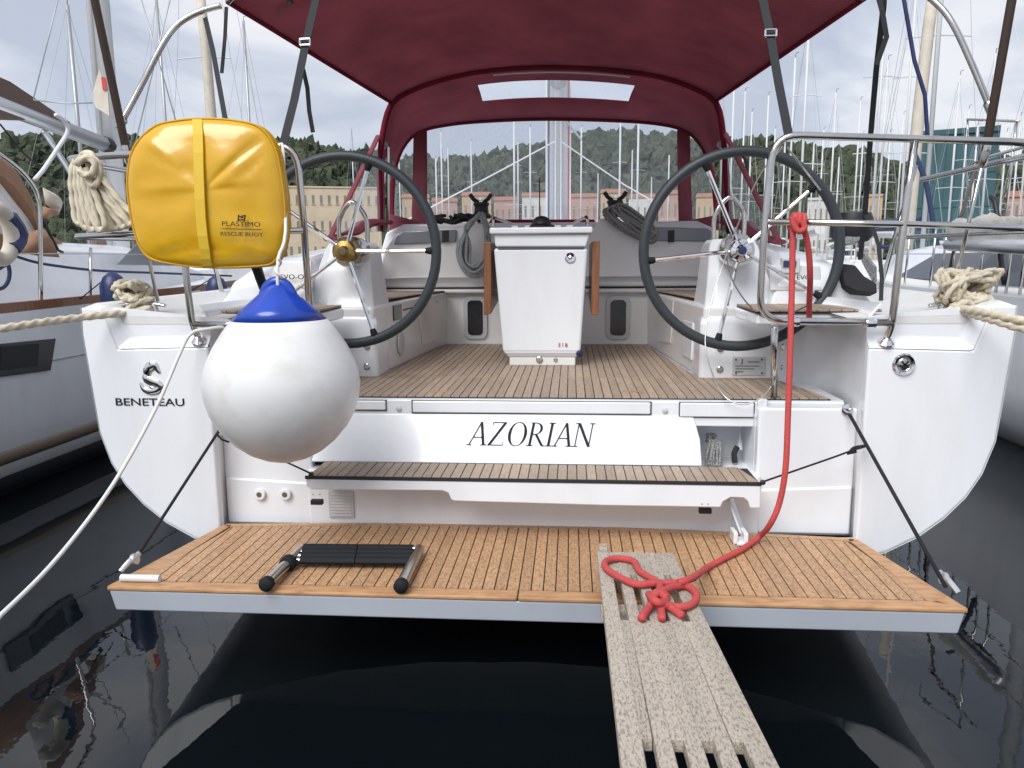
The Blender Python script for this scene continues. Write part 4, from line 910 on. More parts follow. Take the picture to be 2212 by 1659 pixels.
q = [PY(1662, 572, 3.925), PY(1772, 575, 3.925), PY(1776, 628, 3.895), PY(1664, 628, 3.895)]
MB().prism(q, (0, .03, 0)).build('control_panel', 'plate', yacht, bevel=.006)
q = [PY(586, 566, 3.925), PY(672, 563, 3.925), PY(672, 622, 3.895), PY(584, 624, 3.895)]
MB().prism(q, (0, .03, 0)).build('control_panel', 'gelcoat_cream', yacht, bevel=.006)
put_text('EVO-OR', .035, PY(636, 603, 3.885), (1, 0, 0), (0, 0, 1), 'panel_lettering', 'letter', yacht, xs=1.2)
put_text('EVO', .03, PY(1736, 604, 3.885), (1, 0, 0), (0, 0, 1), 'panel_lettering', 'letter', yacht, xs=1.2)

# ---- lettering and emblem on the stern
def glyphs():
    """condensed slanted roman capitals drawn as polygons on a unit cap height"""
    def stroke(a, b, wd):
        wd *= 1.08
        return [(a[0] - wd / 2, a[1]), (a[0] + wd / 2, a[1]), (b[0] + wd / 2, b[1]), (b[0] - wd / 2, b[1])]
    def bar(x0, x1, y, h): return [(x0, y - h / 2), (x1, y - h / 2), (x1, y + h / 2), (x0, y + h / 2)]
    def serif(x, y, wd=.26): return bar(x - wd / 2, x + wd / 2, y, .030)
    def ring(cx, cy, rx, ry, t0, t1, th, a0=0, a1=360, n=28):
        P = []
        for i in range(n):
            q = []
            for j in (i, i + 1):
                a = math.radians(a0 + (a1 - a0) * j / n); w2 = 1.05 * th * (.28 + .72 * abs(math.cos(a - .25)))
                q += [(cx + rx * math.cos(a), cy + ry * math.sin(a)), (cx + (rx - w2) * math.cos(a), cy + (ry - w2 * .5) * math.sin(a))]
            P.append([q[0], q[2], q[3], q[1]])
        return P
    A = [stroke((.04, 0), (.36, 1), .04), stroke((.62, 0), (.36, 1.0), .095), bar(.15, .52, .34, .03), serif(.04, .012, .2), serif(.62, .012)]
    Z = [bar(.06, .62, .985, .032), bar(.02, .60, .015, .032), stroke((.07, .0), (.57, 1.0), .10), stroke((.06, .86), (.075, .99), .02), stroke((.60, .01), (.625, .16), .02)]
    O = ring(.40, .5, .37, .52, 0, 0, .11)
    Rr = [stroke((.10, 0), (.10, 1), .09), serif(.10, .012), bar(-.02, .14, .988, .028)] + ring(.20, .745, .30, .255, 0, 0, .10, -90, 90, 16) + [bar(.10, .22, .988, .03), bar(.10, .22, .497, .03), stroke((.60, 0), (.27, .5), .10), serif(.63, .012, .14)]
    I = [stroke((.10, 0), (.10, 1), .09), serif(.10, .012), serif(.10, .988)]
    Nn = [stroke((.08, 0), (.08, 1), .035), stroke((.62, 0), (.10, 1), .105), stroke((.62, 0), (.62, 1), .035), serif(.08, .012, .2), serif(.05, .988, .16), serif(.62, .988, .2)]
    return [(A, .76), (Z, .72), (O, .86), (Rr, .74), (I, .30), (A, .76), (Nn, .72)]
o0, o1 = nb(1010, 961, -.003), nb(1272, 965, -.003)
ex = (o1 - o0).normalized(); upv = (nb(1010, 911, -.003) - o0); capz = upv.length; upv.normalize()
xs = (o1 - o0).length / (4.78 * capz)
nrm = ex.cross(upv)
cur = 0.0
for polys, adv in glyphs():
    k = MB()
    for P in polys:
        k.prism([o0 + ex * ((cur + (p[0] + p[1] * .22)) * capz * xs) + upv * (p[1] * capz) for p in P], nrm * .002)
    k.build('name_letter', 'letter', yacht, smooth=0)
    cur += adv
# builder's name with emblem on the port quarter
e0 = PY(324, 876, YT - .002)
put_text('BENETEAU', .047, e0, (1, 0, 0), (0, 0, 1), 'builder_name', 'letter', yacht, xs=1.42)
def em(px, py): return PY(px, 783 + (py - 783) * .90, YT - .004)
k = MB(); FL = .3
def ribbon(pts, ws): 
    P = catmull([em(a, b) for a, b in pts], 6); rs = np.interp(np.linspace(0, 1, len(P)), np.linspace(0, 1, len(ws)), ws)
    k.tube(P, [float(r) * FL for r in rs], 12, flat=1 / FL)
ribbon([(324, 800), (316, 812), (317, 822), (328, 829), (340, 834), (345, 842), (338, 850), (324, 853), (311, 848), (305, 838), (304, 830)], [.010, .015, .020, .020, .018, .016, .016, .014, .011, .007, .003])
ribbon([(340, 842), (332, 845), (325, 842), (324, 836)], [.012, .008, .006, .003])
ribbon([(317, 818), (317, 804), (323, 793), (332, 790), (338, 798), (344, 808)], [.012, .018, .021, .019, .012, .006])
for a, b in ((311, 808), (312, 798), (316, 790), (322, 784), (330, 781)): ribbon([(a, b), (a + 5, b + 6)], [.002, .008])
k.build('seahorse_emblem', 'chrome', yacht, smooth=60)
# socket on the starboard quarter
c = PY(1952, 787, YT - .001)
sk = MB().lathe(c, (0, -1, 0), [(.044, 0), (.046, .004), (.040, .012), (.030, .010), (.028, .004)], 32).build('shore_socket', 'chrome', yacht)
MB().lathe(c + V((0, -.004, 0)), (0, -1, 0), [(.028, 0), (.018, .006), (.006, .008)], 20).build('socket_cap', 'steel', sk)
for a in (45, 135): d = V((math.cos(math.radians(a)), 0, math.sin(math.radians(a)))); MB().obox(c + V((0, -.011, 0)), d * .02, V((0, .003, 0)), d.cross(V((0, 1, 0))) * .0035).build('slot', 'black', sk, smooth=0)

# ---- mooring cleats
def cleat(px, py, y):
    c = PY(px, py, y); k = MB(); k.tube([c + V((-.11, 0, .045)), c + V((-.05, 0, .055)), c + V((.05, 0, .055)), c + V((.11, 0, .045))], .013, 8, k=3, flat=.7)
    for sx in (-.055, .055): k.tube([c + V((sx * 1.3, 0, -.005)), c + V((sx, 0, .05))], .016, 8)
    k.box(c.x - .13, c.x + .13, c.y - .03, c.y + .03, c.z - .012, c.z)
    k.build('mooring_cleat', 'steel', yacht, bevel=.003); return c
clL = cleat(308, 682, 3.34); clR = cleat(2064, 684, 3.34)

# ---- pushpit rails
YR = 3.16
def R3(px, py, y=YR): return PY(px, py, y)
tb = .0145
def pipe(name, pts, r=tb, k=0, mtl='steel', n=12): return MB().tube(pts, r, n, k=k).build(name, mtl, yacht, smooth=180)
def bend(P, rad=.09, n=6):
    """polyline with rounded corners"""
    P = [V(p) for p in P]; o = [P[0]]
    for i in range(1, len(P) - 1):
        a, b, c = P[i - 1], P[i], P[i + 1]; r = min(rad, (a - b).length * .49, (c - b).length * .49)
        s = b + (a - b).normalized() * r; e = b + (c - b).normalized() * r
        for j in range(n + 1): t = j / n; o.append(s.lerp(b, t).lerp(b.lerp(e, t), t))
    o.append(P[-1]); return o
# port
cpt = R3(136, 343, 3.30); cp2 = R3(158, 511, 3.28)
pipe('pushpit_top_rail', bend([R3(672, 715, 3.30), R3(655, 470), R3(640, 312), R3(290, 333), cpt, V((cpt.x + .02, 4.6, cpt.z + .01))], .10))
pipe('pushpit_mid_rail', bend([R3(655, 498), R3(285, 505), cp2, V((cp2.x + .02, 4.6, cp2.z + .01))], .05), .0125)
pipe('pushpit_post', bend([R3(430, 734, 3.215), R3(415, 700, 3.18), R3(402, 600), R3(385, 330)], .12))
pipe('pushpit_gate_rail', [R3(414, 700, 3.18), R3(672, 703, 3.20)], .0125)
# starboard
cpt = R3(2260, 309, 3.16); cpr = V((2.12, 3.32, cpt.z)); cp2 = R3(2260, 494); cpr2 = V((2.06, 3.30, cp2.z))
pipe('pushpit_top_rail', bend([R3(1672, 862, 3.42), R3(1673, 706, 3.24)], .05))
pipe('pushpit_gate_frame', bend([R3(1930, 697, 3.18), R3(1640, 692, 3.18), R3(1652, 480), R3(1672, 291), R3(2212, 307), cpr, V((cpr.x + .02, 4.6, cpr.z + .01))], .10))
pipe('pushpit_mid_rail', bend([R3(1652, 479), R3(1955, 484), R3(2212, 493), cpr2, V((cpr2.x + .02, 4.6, cpr2.z + .01))], .05), .0125)
pipe('pushpit_post', bend([R3(1914, 737, 3.215), R3(1926, 706, 3.18), R3(1952, 484), R3(1976, 305)], .12))
for px, py, y in ((430, 735, 3.215), (1914, 738, 3.215)):
    MB().lathe(R3(px, py, y), (0, -.5, 1), [(.034, -.006), (.034, 0), (.026, .008), (.018, .016)], 18).build('rail_base', 'chrome', yacht)
for px, py in ((500, 701), (1715, 695), (1880, 698)):
    MB().lathe(R3(px, py, 3.18), (1, 0, 0), [(.019, -.02), (.021, -.012), (.021, .012), (.019, .02)], 12).build('rail_clamp', 'chrome', yacht)
pipe('pushpit_cross_wire', [R3(1700, 318, 3.2), R3(1772, 410, 3.4)], .004)
# side stanchions carrying the rails forward
for sg in (-1, 1):
    for y in (4.55,):
        pipe('stanchion', [V((sg * 1.93, y, 1.45)), V((sg * 2.08, y, 2.14))], .0125)
# backstays with leather cover, coming down inside the rails
for q in ([(192, -60), (271, 316)], [(2196, -60), (2131, 315)]):
    a, b = PY(*q[0], 3.35), PY(*q[1], 3.35)
    pipe('backstay', [a + (a - b) * 6, b], .017, mtl='brown_canvas')
    e2 = V((b.x * .97, 3.42, 1.46)); pipe('backstay_chain_plate', [b, e2], .008)
    MB().lathe(b, e2 - b, [(.012, -.02), (.018, 0), (.018, .06), (.012, .08)], 10).build('turnbuckle', 'steel', yacht)
# ================================================================== BIMINI AND SPRAYHOOD
YA, YB, YC = 5.75, 6.75, 7.25                  # aft hoop, forward hoop, foot of the windscreen
A_px = [(822, 500), (821, 420), (820, 340), (838, 240), (872, 203), (960, 170), (1060, 151), (1180, 144), (1310, 149), (1420, 164), (1500, 190), (1547, 222), (1562, 290), (1568, 360), (1572, 430), (1576, 505)]
B_px = [(848, 490), (847, 430), (852, 370), (870, 318), (905, 284), (970, 268), (1060, 260), (1180, 256), (1320, 259), (1420, 266), (1482, 282), (1518, 318), (1537, 370), (1545, 430), (1548, 490)]
def arc(px, Y, n=61):
    P = catmull([PY(a, b, Y) for a, b in px], 8); L_ = [0]
    for a, b in zip(P, P[1:]): L_.append(L_[-1] + (b - a).length)
    out = []
    for i in range(n):
        s = L_[-1] * i / (n - 1); j = max(0, min(len(P) - 2, int(np.searchsorted(L_, s)) - 1))
        t = (s - L_[j]) / max(L_[j + 1] - L_[j], 1e-9); out.append(P[j].lerp(P[j + 1], t))
    return out
HA, HB = arc(A_px, YA), arc(B_px, YB)
NA = len(HA)
hood = root_part = None
# sprayhood roof with a see-through panel: a grid of patches, the panel patches left to the pane
rows = 7
grid = []
for r in range(rows):
    t = r / (rows - 1)
    row = []
    for i in range(NA):
        p = HA[i].lerp(HB[i], t); p.z += .05 * math.sin(math.pi * t) * max(0, math.sin(math.pi * i / (NA - 1))); row.append(p)
    grid.append(row)
wi0, wi1, wr0, wr1 = 22, 39, 2, 4
k = MB(); kp = MB()
vs = [p for row in grid for p in row]
fs, fp = [], []
for r in range(rows - 1):
    for i in range(NA - 1):
        f = (r * NA + i, r * NA + i + 1, (r + 1) * NA + i + 1, (r + 1) * NA + i)
        if wr0 <= r < wr1 and wi0 <= i < wi1: fp.append(f)
        elif 8 <= i < NA - 9 or r < 2: fs.append(f)
k.add(vs, fs)
hood = k.build('sprayhood', 'burgundy', yacht, smooth=180, solid=.004)
def sub(vs, fs, name, mtl, par, solid=0):
    used = sorted({i for f in fs for i in f}); mp_ = {a: b for b, a in enumerate(used)}
    return MB().add([vs[i] for i in used], [tuple(mp_[i] for i in f) for f in fs]).build(name, mtl, par, smooth=180, solid=solid)
sub(vs, fp, 'roof_pane', 'clear_vinyl', hood)
# hems along the hoops
MB().tube(HA, .022, 8).build('aft_hem', 'burgundy_dark', hood, smooth=180)
MB().tube(HB, .020, 8).build('windscreen_hem', 'burgundy_dark', hood, smooth=180)
zp = [PPL(a, b, (0, 5.85, 3.0), (0, 1, 0)) for a, b in ((1032, 168), (1100, 161), (1180, 157), (1260, 159), (1360, 163))]
MB().tube([grid[0][int(i)].lerp(grid[1][int(i)], .55) + V((0, 0, -.012)) for i in np.linspace(24, 38, 8)], .007, 6).build('zip', 'plate', hood)
for i in (9, NA - 10):
    p = grid[1][i]; MB().lathe(p + V((0, -.01, -.01)), (0, -1, -.4), [(.03, 0), (.026, .008), (.008, .010)], 16).build('grommet', 'plate', hood)
# windscreen: three clear panes with burgundy bands between, standing on the coachroof
foot = []
for i in range(NA):
    b = HB[i]
    foot.append(V((b.x * 1.03, YC if 10 < i < NA - 11 else YC - .5 * abs(i - (NA - 1) / 2) / NA, 1.95)))
ci = [i for i in range(NA) if HB[i].z > 2.15]
i0, i1 = ci[0], ci[-1]
bl0, bl1, br0, br1 = PY(893, 300, YB).x, PY(923, 300, YB).x, PY(1462, 300, YB).x, PY(1490, 300, YB).x
def screen(x0, x1, name, mtl, zlow, y_off=0.0, n=16):
    xsb = [p.x for p in HB]; zsb = [p.z for p in HB]
    idx = [i for i in range(NA) if zsb[i] > 2.0]
    X = np.linspace(x0, x1, n); k = MB(); secs = []
    top, bot = [], []
    for x in X:
        zt = float(np.interp(x, [xsb[i] for i in idx], [zsb[i] for i in idx]))
        top.append(V((x, YB + .01 + y_off, zt))); q = V((x * 1.06, YC - .35 * min(1, abs(x) / 1.2) ** 2 + y_off, zlow)); bot.append(q)
    mid = [a.lerp(b, .5) + V((0, .01, 0)) for a, b in zip(top, bot)]
    return MB().loft([top, mid, bot], closed=False).build(name, mtl, hood, smooth=180, solid=.003 if mtl != 'clear_vinyl' else 0)
screen(bl1, br0, 'front_pane', 'clear_vinyl', 1.93, n=30)
screen(bl0, bl1, 'seam_band', 'burgundy', 1.93, -.006, 4); screen(br0, br1, 'seam_band', 'burgundy', 1.93, -.006, 4)
screen(HB[3].x + .005, bl0, 'side_pane', 'clear_vinyl', 1.93, n=10); screen(br1, HB[-4].x - .005, 'side_pane', 'clear_vinyl', 1.93, n=10)
q = [PY(a, b, 7.05) for a, b in ((1050, 492), (1290, 492), (1284, 474), (1060, 474))]
MB().prism(q, (0, .02, 0)).build('foot_band', 'burgundy_dark', hood, smooth=0)
for q in ([(840, 462), (905, 478), (905, 495), (836, 500)], [(1560, 462), (1478, 478), (1478, 492), (1560, 498)]):
    MB().prism([PY(a, b, 6.2) for a, b in q], (0, .02, 0)).build('foot_band', 'burgundy', hood, smooth=0)
# side wings: clear panel inside a burgundy border, reaching aft to the coamings
for sg, T, F, Bq in ((-1, (814, 300), (712, 516), (838, 498)), (1, (1570, 295), (1684, 523), (1560, 498))):
    a, b, c = PY(*T, 5.72), PY(*F, 4.75), PY(*Bq, 5.9)
    MB().add([a, b, c], [(0, 1, 2)]).build('side_pane', 'clear_vinyl', hood, smooth=0)
    n = (b - a).normalized(); wv = V((sg * .0, .06, 0))
    MB().tube([a + (a - b) * .03, b], .021, 8, flat=.6).build('wing_border', 'burgundy', hood)
    MB().tube([b, b.lerp(c, .35) + V((0, 0, .02)), b.lerp(c, .6) + V((0, 0, .07)), c + V((0, 0, .06))], [.045, .06, .07, .05], 8, k=3, flat=.4).build('wing_foot', 'burgundy', hood)
    lp_ = [a.lerp(b, .15) + V((sg * .02, 0, 0)), a.lerp(b, .2) + V((sg * .07, 0, -.04)), a.lerp(b, .27) + V((sg * .05, 0, -.08)), a.lerp(b, .32)]
    MB().tube(lp_, .012, 6, k=4).build('wing_strap', 'strap', hood)
for px0, py0, px1, py1 in ((838, 318, 838, 470), (1560, 320, 1556, 470)):
    MB().tube([PY(px0, py0, 5.82), PY(px1, py1, 5.82), PY(px1, 500, 5.85)], .012, 8).build('hood_hoop', 'steel', hood)

# ---- bimini: canvas stretched from the sprayhood hoop aft over the wheels
edge = [i for i in range(NA) if HA[i].z > PY(838, 238, YA).z]
front = HA[edge[0]:edge[-1] + 1]
nF = len(front)
cl, cr_ = PY(492, 8, 3.62), PY(1868, 0, 3.62)
aft = []
for i in range(nF):
    t = i / (nF - 1); x = cl.x + (cr_.x - cl.x) * t; s = math.sin(math.pi * t) ** .75
    aft.append(V((x, 3.62 - .12 * s, cl.z + (cr_.z - cl.z) * t + .36 * s)))
rowsb = []
for r in range(13):
    t = r / 12; row = []
    for i in range(nF):
        p = front[i].lerp(aft[i], t); e = math.sin(math.pi * i / (nF - 1))
        p.z += (-.035 * math.sin(math.pi * ((t * 2) % 1.0))) * e; row.append(p + V((0, 0, .008)))
    rowsb.append(row)
bim = MB().loft(rowsb, closed=False).build('bimini', 'burgundy', yacht, smooth=180, solid=.004)
for idx in (0, -1): MB().tube([r[idx] for r in rowsb], .012, 8).build('edge_hem', 'burgundy_dark', bim, smooth=180)
MB().tube(rowsb[-1], .016, 8).build('aft_bow', 'steel', bim, smooth=180)
# bent tubes at each side that carry the aft bow
for q in ([(264, 262), (300, 195), (352, 95), (385, 52), (430, 26), (478, 12)], [(2137, 228), (2100, 140), (2060, 55), (2025, 10), (1980, -16), (1880, -8)]):
    P = [PY(a, b, 3.45 + .17 * i / 5) for i, (a, b) in enumerate(q)]
    MB().tube(P, .0135, 10, k=6).build('bow_leg', 'steel', bim, smooth=180)
    low = P[0] + (P[0] - P[1]) * .1
    MB().lathe(P[0], P[0] - P[1], [(.013, -.02), (.02, -.01), (.02, .03), (.013, .04)], 10).build('bow_joint', 'steel', bim)
# roll of fabric and strap under the canvas
MB().tube([PY(575, -4, 3.9), PY(600, 4, 3.9), PY(630, 0, 3.9)], .03, 8, flat=.5).build('strap_tab', 'black', bim)
# tensioning straps
def strap(pts, ys, wd, name='strap', mtl='strap', par=None):
    P = [PY(a, b, y) for (a, b), y in zip(pts, ys)]
    k = MB(); secs = []
    for i, p in enumerate(P):
        d = (P[min(i + 1, len(P) - 1)] - P[max(i - 1, 0)]).normalized(); s = d.cross(V((0, 1, 0))).normalized() * wd / 2
        secs.append([p - s + V((0, -.002, 0)), p + s + V((0, -.002, 0)), p + s + V((0, .002, 0)), p - s + V((0, .002, 0))])
    return k.loft(secs).build(name, mtl, par or bim, smooth=0)
strap([(686, -60), (682, 0), (660, 95), (636, 215), (611, 314)], [3.55, 3.5, 3.4, 3.28, 3.16], .034)
strap([(655, 150), (664, 190), (668, 240), (676, 286)], [3.39, 3.37, 3.36, 3.35], .018, 'strap_tail')
strap([(443, 38), (460, 110), (487, 260)], [3.6, 3.5, 3.3], .022)
strap([(489, 15), (486, 80), (479, 158)], [3.62, 3.62, 3.6], .016, 'strap_tail')
strap([(1640, -60), (1648, 0), (1664, 75), (1682, 180), (1704, 294)], [3.55, 3.5, 3.4, 3.28, 3.17], .034)
strap([(1888, -40), (1905, 20), (1915, 80), (1893, 140)], [3.62, 3.6, 3.6, 3.6], .022, 'strap_tail')
strap([(1912, -40), (1908, 20), (1893, 150), (1880, 300), (1868, 470), (1858, 560)], [3.65, 3.65, 3.8, 4.0, 4.2, 4.35], .026)
strap([(1866, 460), (1885, 490), (1898, 530), (1905, 600), (1903, 650)], [4.2, 4.15, 4.1, 4.05, 4.0], .02, 'strap_tail')
for px, py, y in ((660, 92, 3.395), (1664, 72, 3.395)):
    c = PY(px, py, y); k = MB()
    for d in (-.012, .012): k.tube([c + V((-.022, -.006, d)), c + V((.022, -.006, d))], .005, 8)
    for d in (-.022, .022): k.tube([c + V((d, -.006, -.012)), c + V((d, -.006, .012))], .005, 8)
    k.build('strap_buckle', 'chrome', bim)
# ---- own mast and rigging seen through the panes
MY = 8.6
mb = PY(1206, 470, MY)
mast = MB().tube([V((mb.x, MY, 1.9)), V((mb.x, MY, 17.5))], .105, 14, flat=1.3).build('mast', 'alu', yacht, smooth=180)
for dx, r, mt in ((-.125, .010, 'white_rope'), (-.10, .008, 'navy'), (.11, .009, 'red_rope'), (.13, .008, 'white_rope'), (.03, .008, 'white_rope'), (-.03, .008, 'white_rope')):
    MB().tube([V((mb.x + dx, MY - .16, 1.9)), V((mb.x + dx * .9, MY - .15, 14))], r, 6).build('halyard', mt, mast)
for q in ([(1198, 306), (1060, 380), (870, 480)], [(1212, 306), (1350, 400), (1420, 440)]):
    MB().tube([PY(a, b, 8.3) for a, b in q], .008, 6).build('running_line', 'white_rope', yacht)
MB().tube([PY(1218, 256, 8.4), PY(1256, 302, 8.4)], .012, 6).build('vang', 'alu', yacht)
for sg in (-1, 1):
    MB().tube([V((sg * 1.95, 8.4, 1.6)), V((sg * 1.0, MY, 9)), V((0, MY, 15))], .006, 6).build('shroud', 'alu', yacht)
# boom above the bimini
MB().tube([V((mb.x, MY - .1, 3.5)), V((0.0, 3.9, 3.75))], .09, 10).build('boom', 'alu', yacht)
# winches on the coachroof edge
def winch(px, py, y):
    c = PY(px, py, y); k = MB().lathe(c, (0, 0, 1), [(.075, 0), (.075, .02), (.055, .04), (.05, .085), (.06, .10), (.058, .115), (.02, .12)], 24)
    wo = k.build('winch', 'black', yacht)
    for sx in (-1, 1): MB().tube([c + V((sx * .02, -.02, .115)), c + V((sx * .055, -.03, .14)), c + V((sx * .08, -.03, .175))], .016, 8).build('winch_jaw', 'black', wo)
    MB().lathe(c + V((0, -.04, .14)), (0, -1, 0), [(.015, 0), (.012, .01)], 12).build('winch_cap', 'chrome', wo)
winch(1040, 472, 5.84); winch(1328, 468, 5.84)
# black mesh pouch on the starboard coaming
q = [PY(1813, 568, 3.90), PY(1848, 572, 3.90), PY(1868, 596, 3.86), PY(1895, 612, 3.83), PY(1896, 634, 3.80), PY(1850, 630, 3.80), PY(1826, 616, 3.83)]
MB().prism(q, (.005, .10, -.02)).build('mesh_pouch', 'black_rope', yacht, bevel=.01)
# platform lines (black) with their bungees
def cord(name, pts, r, mtl='black_rope', k=0, par=None, lobes=0): return MB().tube(pts, r, 8, k=k, lobes=lobes).build(name, mtl, par or yacht, smooth=180)
zc = .50
cord('platform_line', [PY(480, 920, 3.19), PY(468, 938, 3.16), PZ(290, 1212, zc)], .0062)
cord('platform_line', [PY(1830, 886, 3.29), PZ(2043, 1268, zc)], .0072)
cord('platform_bungee', [PY(468, 938, 3.16), PY(480, 950, 3.17), PY(495, 955, 3.19)], .0045)
cord('platform_bungee', [PY(600, 990, 3.15), PY(640, 1008, 3.12), PY(674, 1024, 3.06)], .004)
a = PY(1830, 886, 3.29); b = PZ(2043, 1268, zc); mid = a.lerp(b, .235)
cord('platform_bungee', [mid, PY(1835, 975, 3.15), PY(1800, 988, 3.13), PY(1650, 1040, 3.06)], .0042)
cord('bungee_hook', [PY(1868, 963, 3.15), PY(1845, 967, 3.15), PY(1838, 975, 3.15), PY(1850, 975, 3.15), PY(1830, 980, 3.15)], .006, k=4)
c = PY(1830, 884, 3.296); k = MB(); k.lathe(c, (0, -1, 0), [(.024, 0), (.024, .006), (.010, .010)], 16); k.tube([c + V((-.014, -.008, .0)), c + V((0, -.03, -.008)), c + V((.014, -.008, 0))], .006, 8, k=4); k.build('pad_eye', 'chrome', yacht)
for px, py in ((1647, 1041), (673, 1024)):
    MB().lathe(PY(px, py, 3.063), (0, -1, 0), [(.010, 0), (.010, .012), (.004, .016)], 10).build('bungee_button', 'black', yacht)

# ================================================================== THINGS HANGING ON AND LYING ON THE YACHT
# ---- rescue buoy bag
ob = [(332, 274), (380, 260), (440, 255), (510, 259), (565, 274), (598, 318), (612, 380), (620, 450), (617, 520), (598, 566), (560, 577), (450, 580), (380, 573), (322, 558), (295, 515), (279, 440), (276, 380), (290, 318)]
YBG = 2.99
base = catmull([PY(a, b, YBG) for a, b in ob], 5, closed=True)
cen = sum(base, V((0, 0, 0))) / len(base)
rings = []
prof_b = [(.02, -.066), (.12, -.066), (.25, -.064), (.38, -.061), (.5, -.057), (.62, -.051), (.72, -.045), (.80, -.039), (.87, -.032), (.92, -.025), (.96, -.017), (.985, -.006), (1.0, .01), (.998, .03), (.985, .05), (.95, .06), (.8, .065), (.02, .065)]
def crease(x, z, x0, z0, ang, ln, wd, amp):
    c, s_ = math.cos(math.radians(ang)), math.sin(math.radians(ang)); u = (x - x0) * c + (z - z0) * s_; v = -(x - x0) * s_ + (z - z0) * c
    return amp * math.exp(-(v / wd) ** 2) * max(0, 1 - (u / ln) ** 2)
for f, dy in prof_b:
    ring = []
    for p in base:
        q = cen + (p - cen) * f; q.y = YBG + dy
        if dy < .02:
            fx, fz_ = q.x - cen.x, q.z - cen.z; e = min(1, (1.02 - f) * 6)
            w_ = .012 * mnoise.noise(V((q.x * 5, q.z * 5, 1.3))) + .005 * mnoise.noise(V((q.x * 13, q.z * 13, 7.3)))
            w_ += crease(fx, fz_, .14, .12, 40, .16, .012, .010) + crease(fx, fz_, .17, .07, 45, .12, .010, .009) + crease(fx, fz_, -.18, .17, -35, .16, .016, -.010) + crease(fx, fz_, -.05, .08, -28, .2, .02, .008)
            w_ += crease(fx, fz_, -.1, -.22, 8, .2, .014, .010) + crease(fx, fz_, .12, -.20, -12, .16, .012, -.008) + crease(fx, fz_, 0, .03, 4, .3, .02, -.006)
            q.y += w_ * e
        ring.append(q)
    rings.append(ring)
bag = MB().loft(rings).build('rescue_buoy_bag', 'yellow', None, smooth=180)
tag(bag, 'bright yellow rescue buoy bag with webbing strap hung on the port rail', 'bag')
bs = [(425, 257, -.012), (426, 264, -.032), (427, 290, -.052), (428, 330, -.066), (429, 380, -.074), (431, 430, -.078), (433, 470, -.076), (437, 510, -.072), (441, 538, -.062), (444, 560, -.048), (447, 574, -.030), (448, 580, -.010)]
secs = []
for a, b, dy in bs:
    wd = 10.5; l = PY(a - wd, b, YBG + dy); r = PY(a + wd, b, YBG + dy)
    secs.append([l, r, r + V((0, .008, 0)), l + V((0, .008, 0))])
WL[bag.name] = V(bag.location)
MB().loft(secs).build('webbing_strap', 'webbing', bag, smooth=0)
MB().tube([cen + (p - cen) * .985 + V((0, -.010, 0)) for p in base], .005, 6, closed=True).build('piping', 'yellow_trim', bag, smooth=180)
MB().tube([cen + (p - cen) * .992 + V((0, .035, 0)) for p in base], .004, 6, closed=True).build('zip', 'yellow_trim', bag, smooth=180)
YTX = YBG - .072
def btxt(s, px, py, size, xs=1.25): put_text(s, size, PY(px, py, YTX), (1, 0, -.03), (.0, 0, 1), 'printed_text', 'letter', bag, xs=xs, extrude=.0006)
btxt('PLASTIMO', 521, 489, .026, 1.3); btxt('RESCUE BUOY', 522, 510, .0215, 1.22)
a, b = PY(478, 494, YTX), PY(565, 496, YTX); MB().obox((a + b) / 2, (b - a) / 2, (0, .0006, 0), (0, 0, .0012)).build('printed_line', 'letter', bag, smooth=0)
k = MB()
for q in ([(513, 478), (516, 478), (517, 464), (514, 464)], [(514, 467), (531, 464), (531, 467), (514, 469)], [(528, 466), (531, 466), (529, 478), (526, 478)], [(516, 474), (529, 473), (528, 476), (516, 477)], [(519, 469), (526, 468), (526, 471), (519, 472)]):
    k.prism([PY(a, b, YTX) for a, b in q], (0, .001, 0))
k.build('printed_logo', 'letter', bag, smooth=0)
# its carrying rack tube seen below
MB().tube([PY(545, 560, 3.13), PY(565, 610, 3.2), PY(582, 650, 3.28), PY(590, 690, 3.3)], .018, 8, k=3).build('bag_hose', 'rubber', yacht)

# ---- ball fender
YF = 2.80
fp = [(612, 9), (618, 20), (628, 31), (645, 50), (665, 72), (690, 97)]
fq = [(690, 97), (715, 116), (745, 135), (775, 150), (805, 159), (832, 161.5), (860, 158), (890, 149), (920, 132), (950, 106), (972, 78), (986, 50), (994, 24), (997, 6)]
fc = PY(611, 830, YF); sc_ = (YF / 1661) * 1.0
def zf(y): return PY(611, y, YF).z
def rf(r): return (PY(611 + r, 830, YF).x - fc.x)
fender = root('ball_fender', (fc.x, YF, zf(997)), 'large white ball fender with blue cone top hanging from the stern rail', 'fender')
MB().lathe((fc.x, YF, 0), (0, 0, 1), [(rf(r), zf(y)) for y, r in fq[::-1]], 40).build('ball', 'fender_white', fender, smooth=180)
MB().lathe((fc.x, YF, 0), (0, 0, 1), [(rf(r), zf(y)) for y, r in fp[::-1]][::1], 40).build('neck', 'fender_blue', fender, smooth=180)
ez_ = zf(618)
k = MB(); k.tube([V((fc.x - .055, YF, ez_ - .035)), V((fc.x - .035, YF, ez_ + .0)), V((fc.x, YF, ez_ + .018)), V((fc.x + .035, YF, ez_)), V((fc.x + .055, YF, ez_ - .035))], .02, 10, k=5)
k.build('eye', 'fender_blue', fender, smooth=180)
MB().tube([V((fc.x + .008, YF - .02, ez_ - .02)), V((fc.x + .008, YF, zf(560))), PY(617, 500, 2.95), PY(612, 330, 3.12), PY(606, 312, 3.15)], .0065, 8, k=4).build('lanyard', 'white_rope', fender, smooth=180)
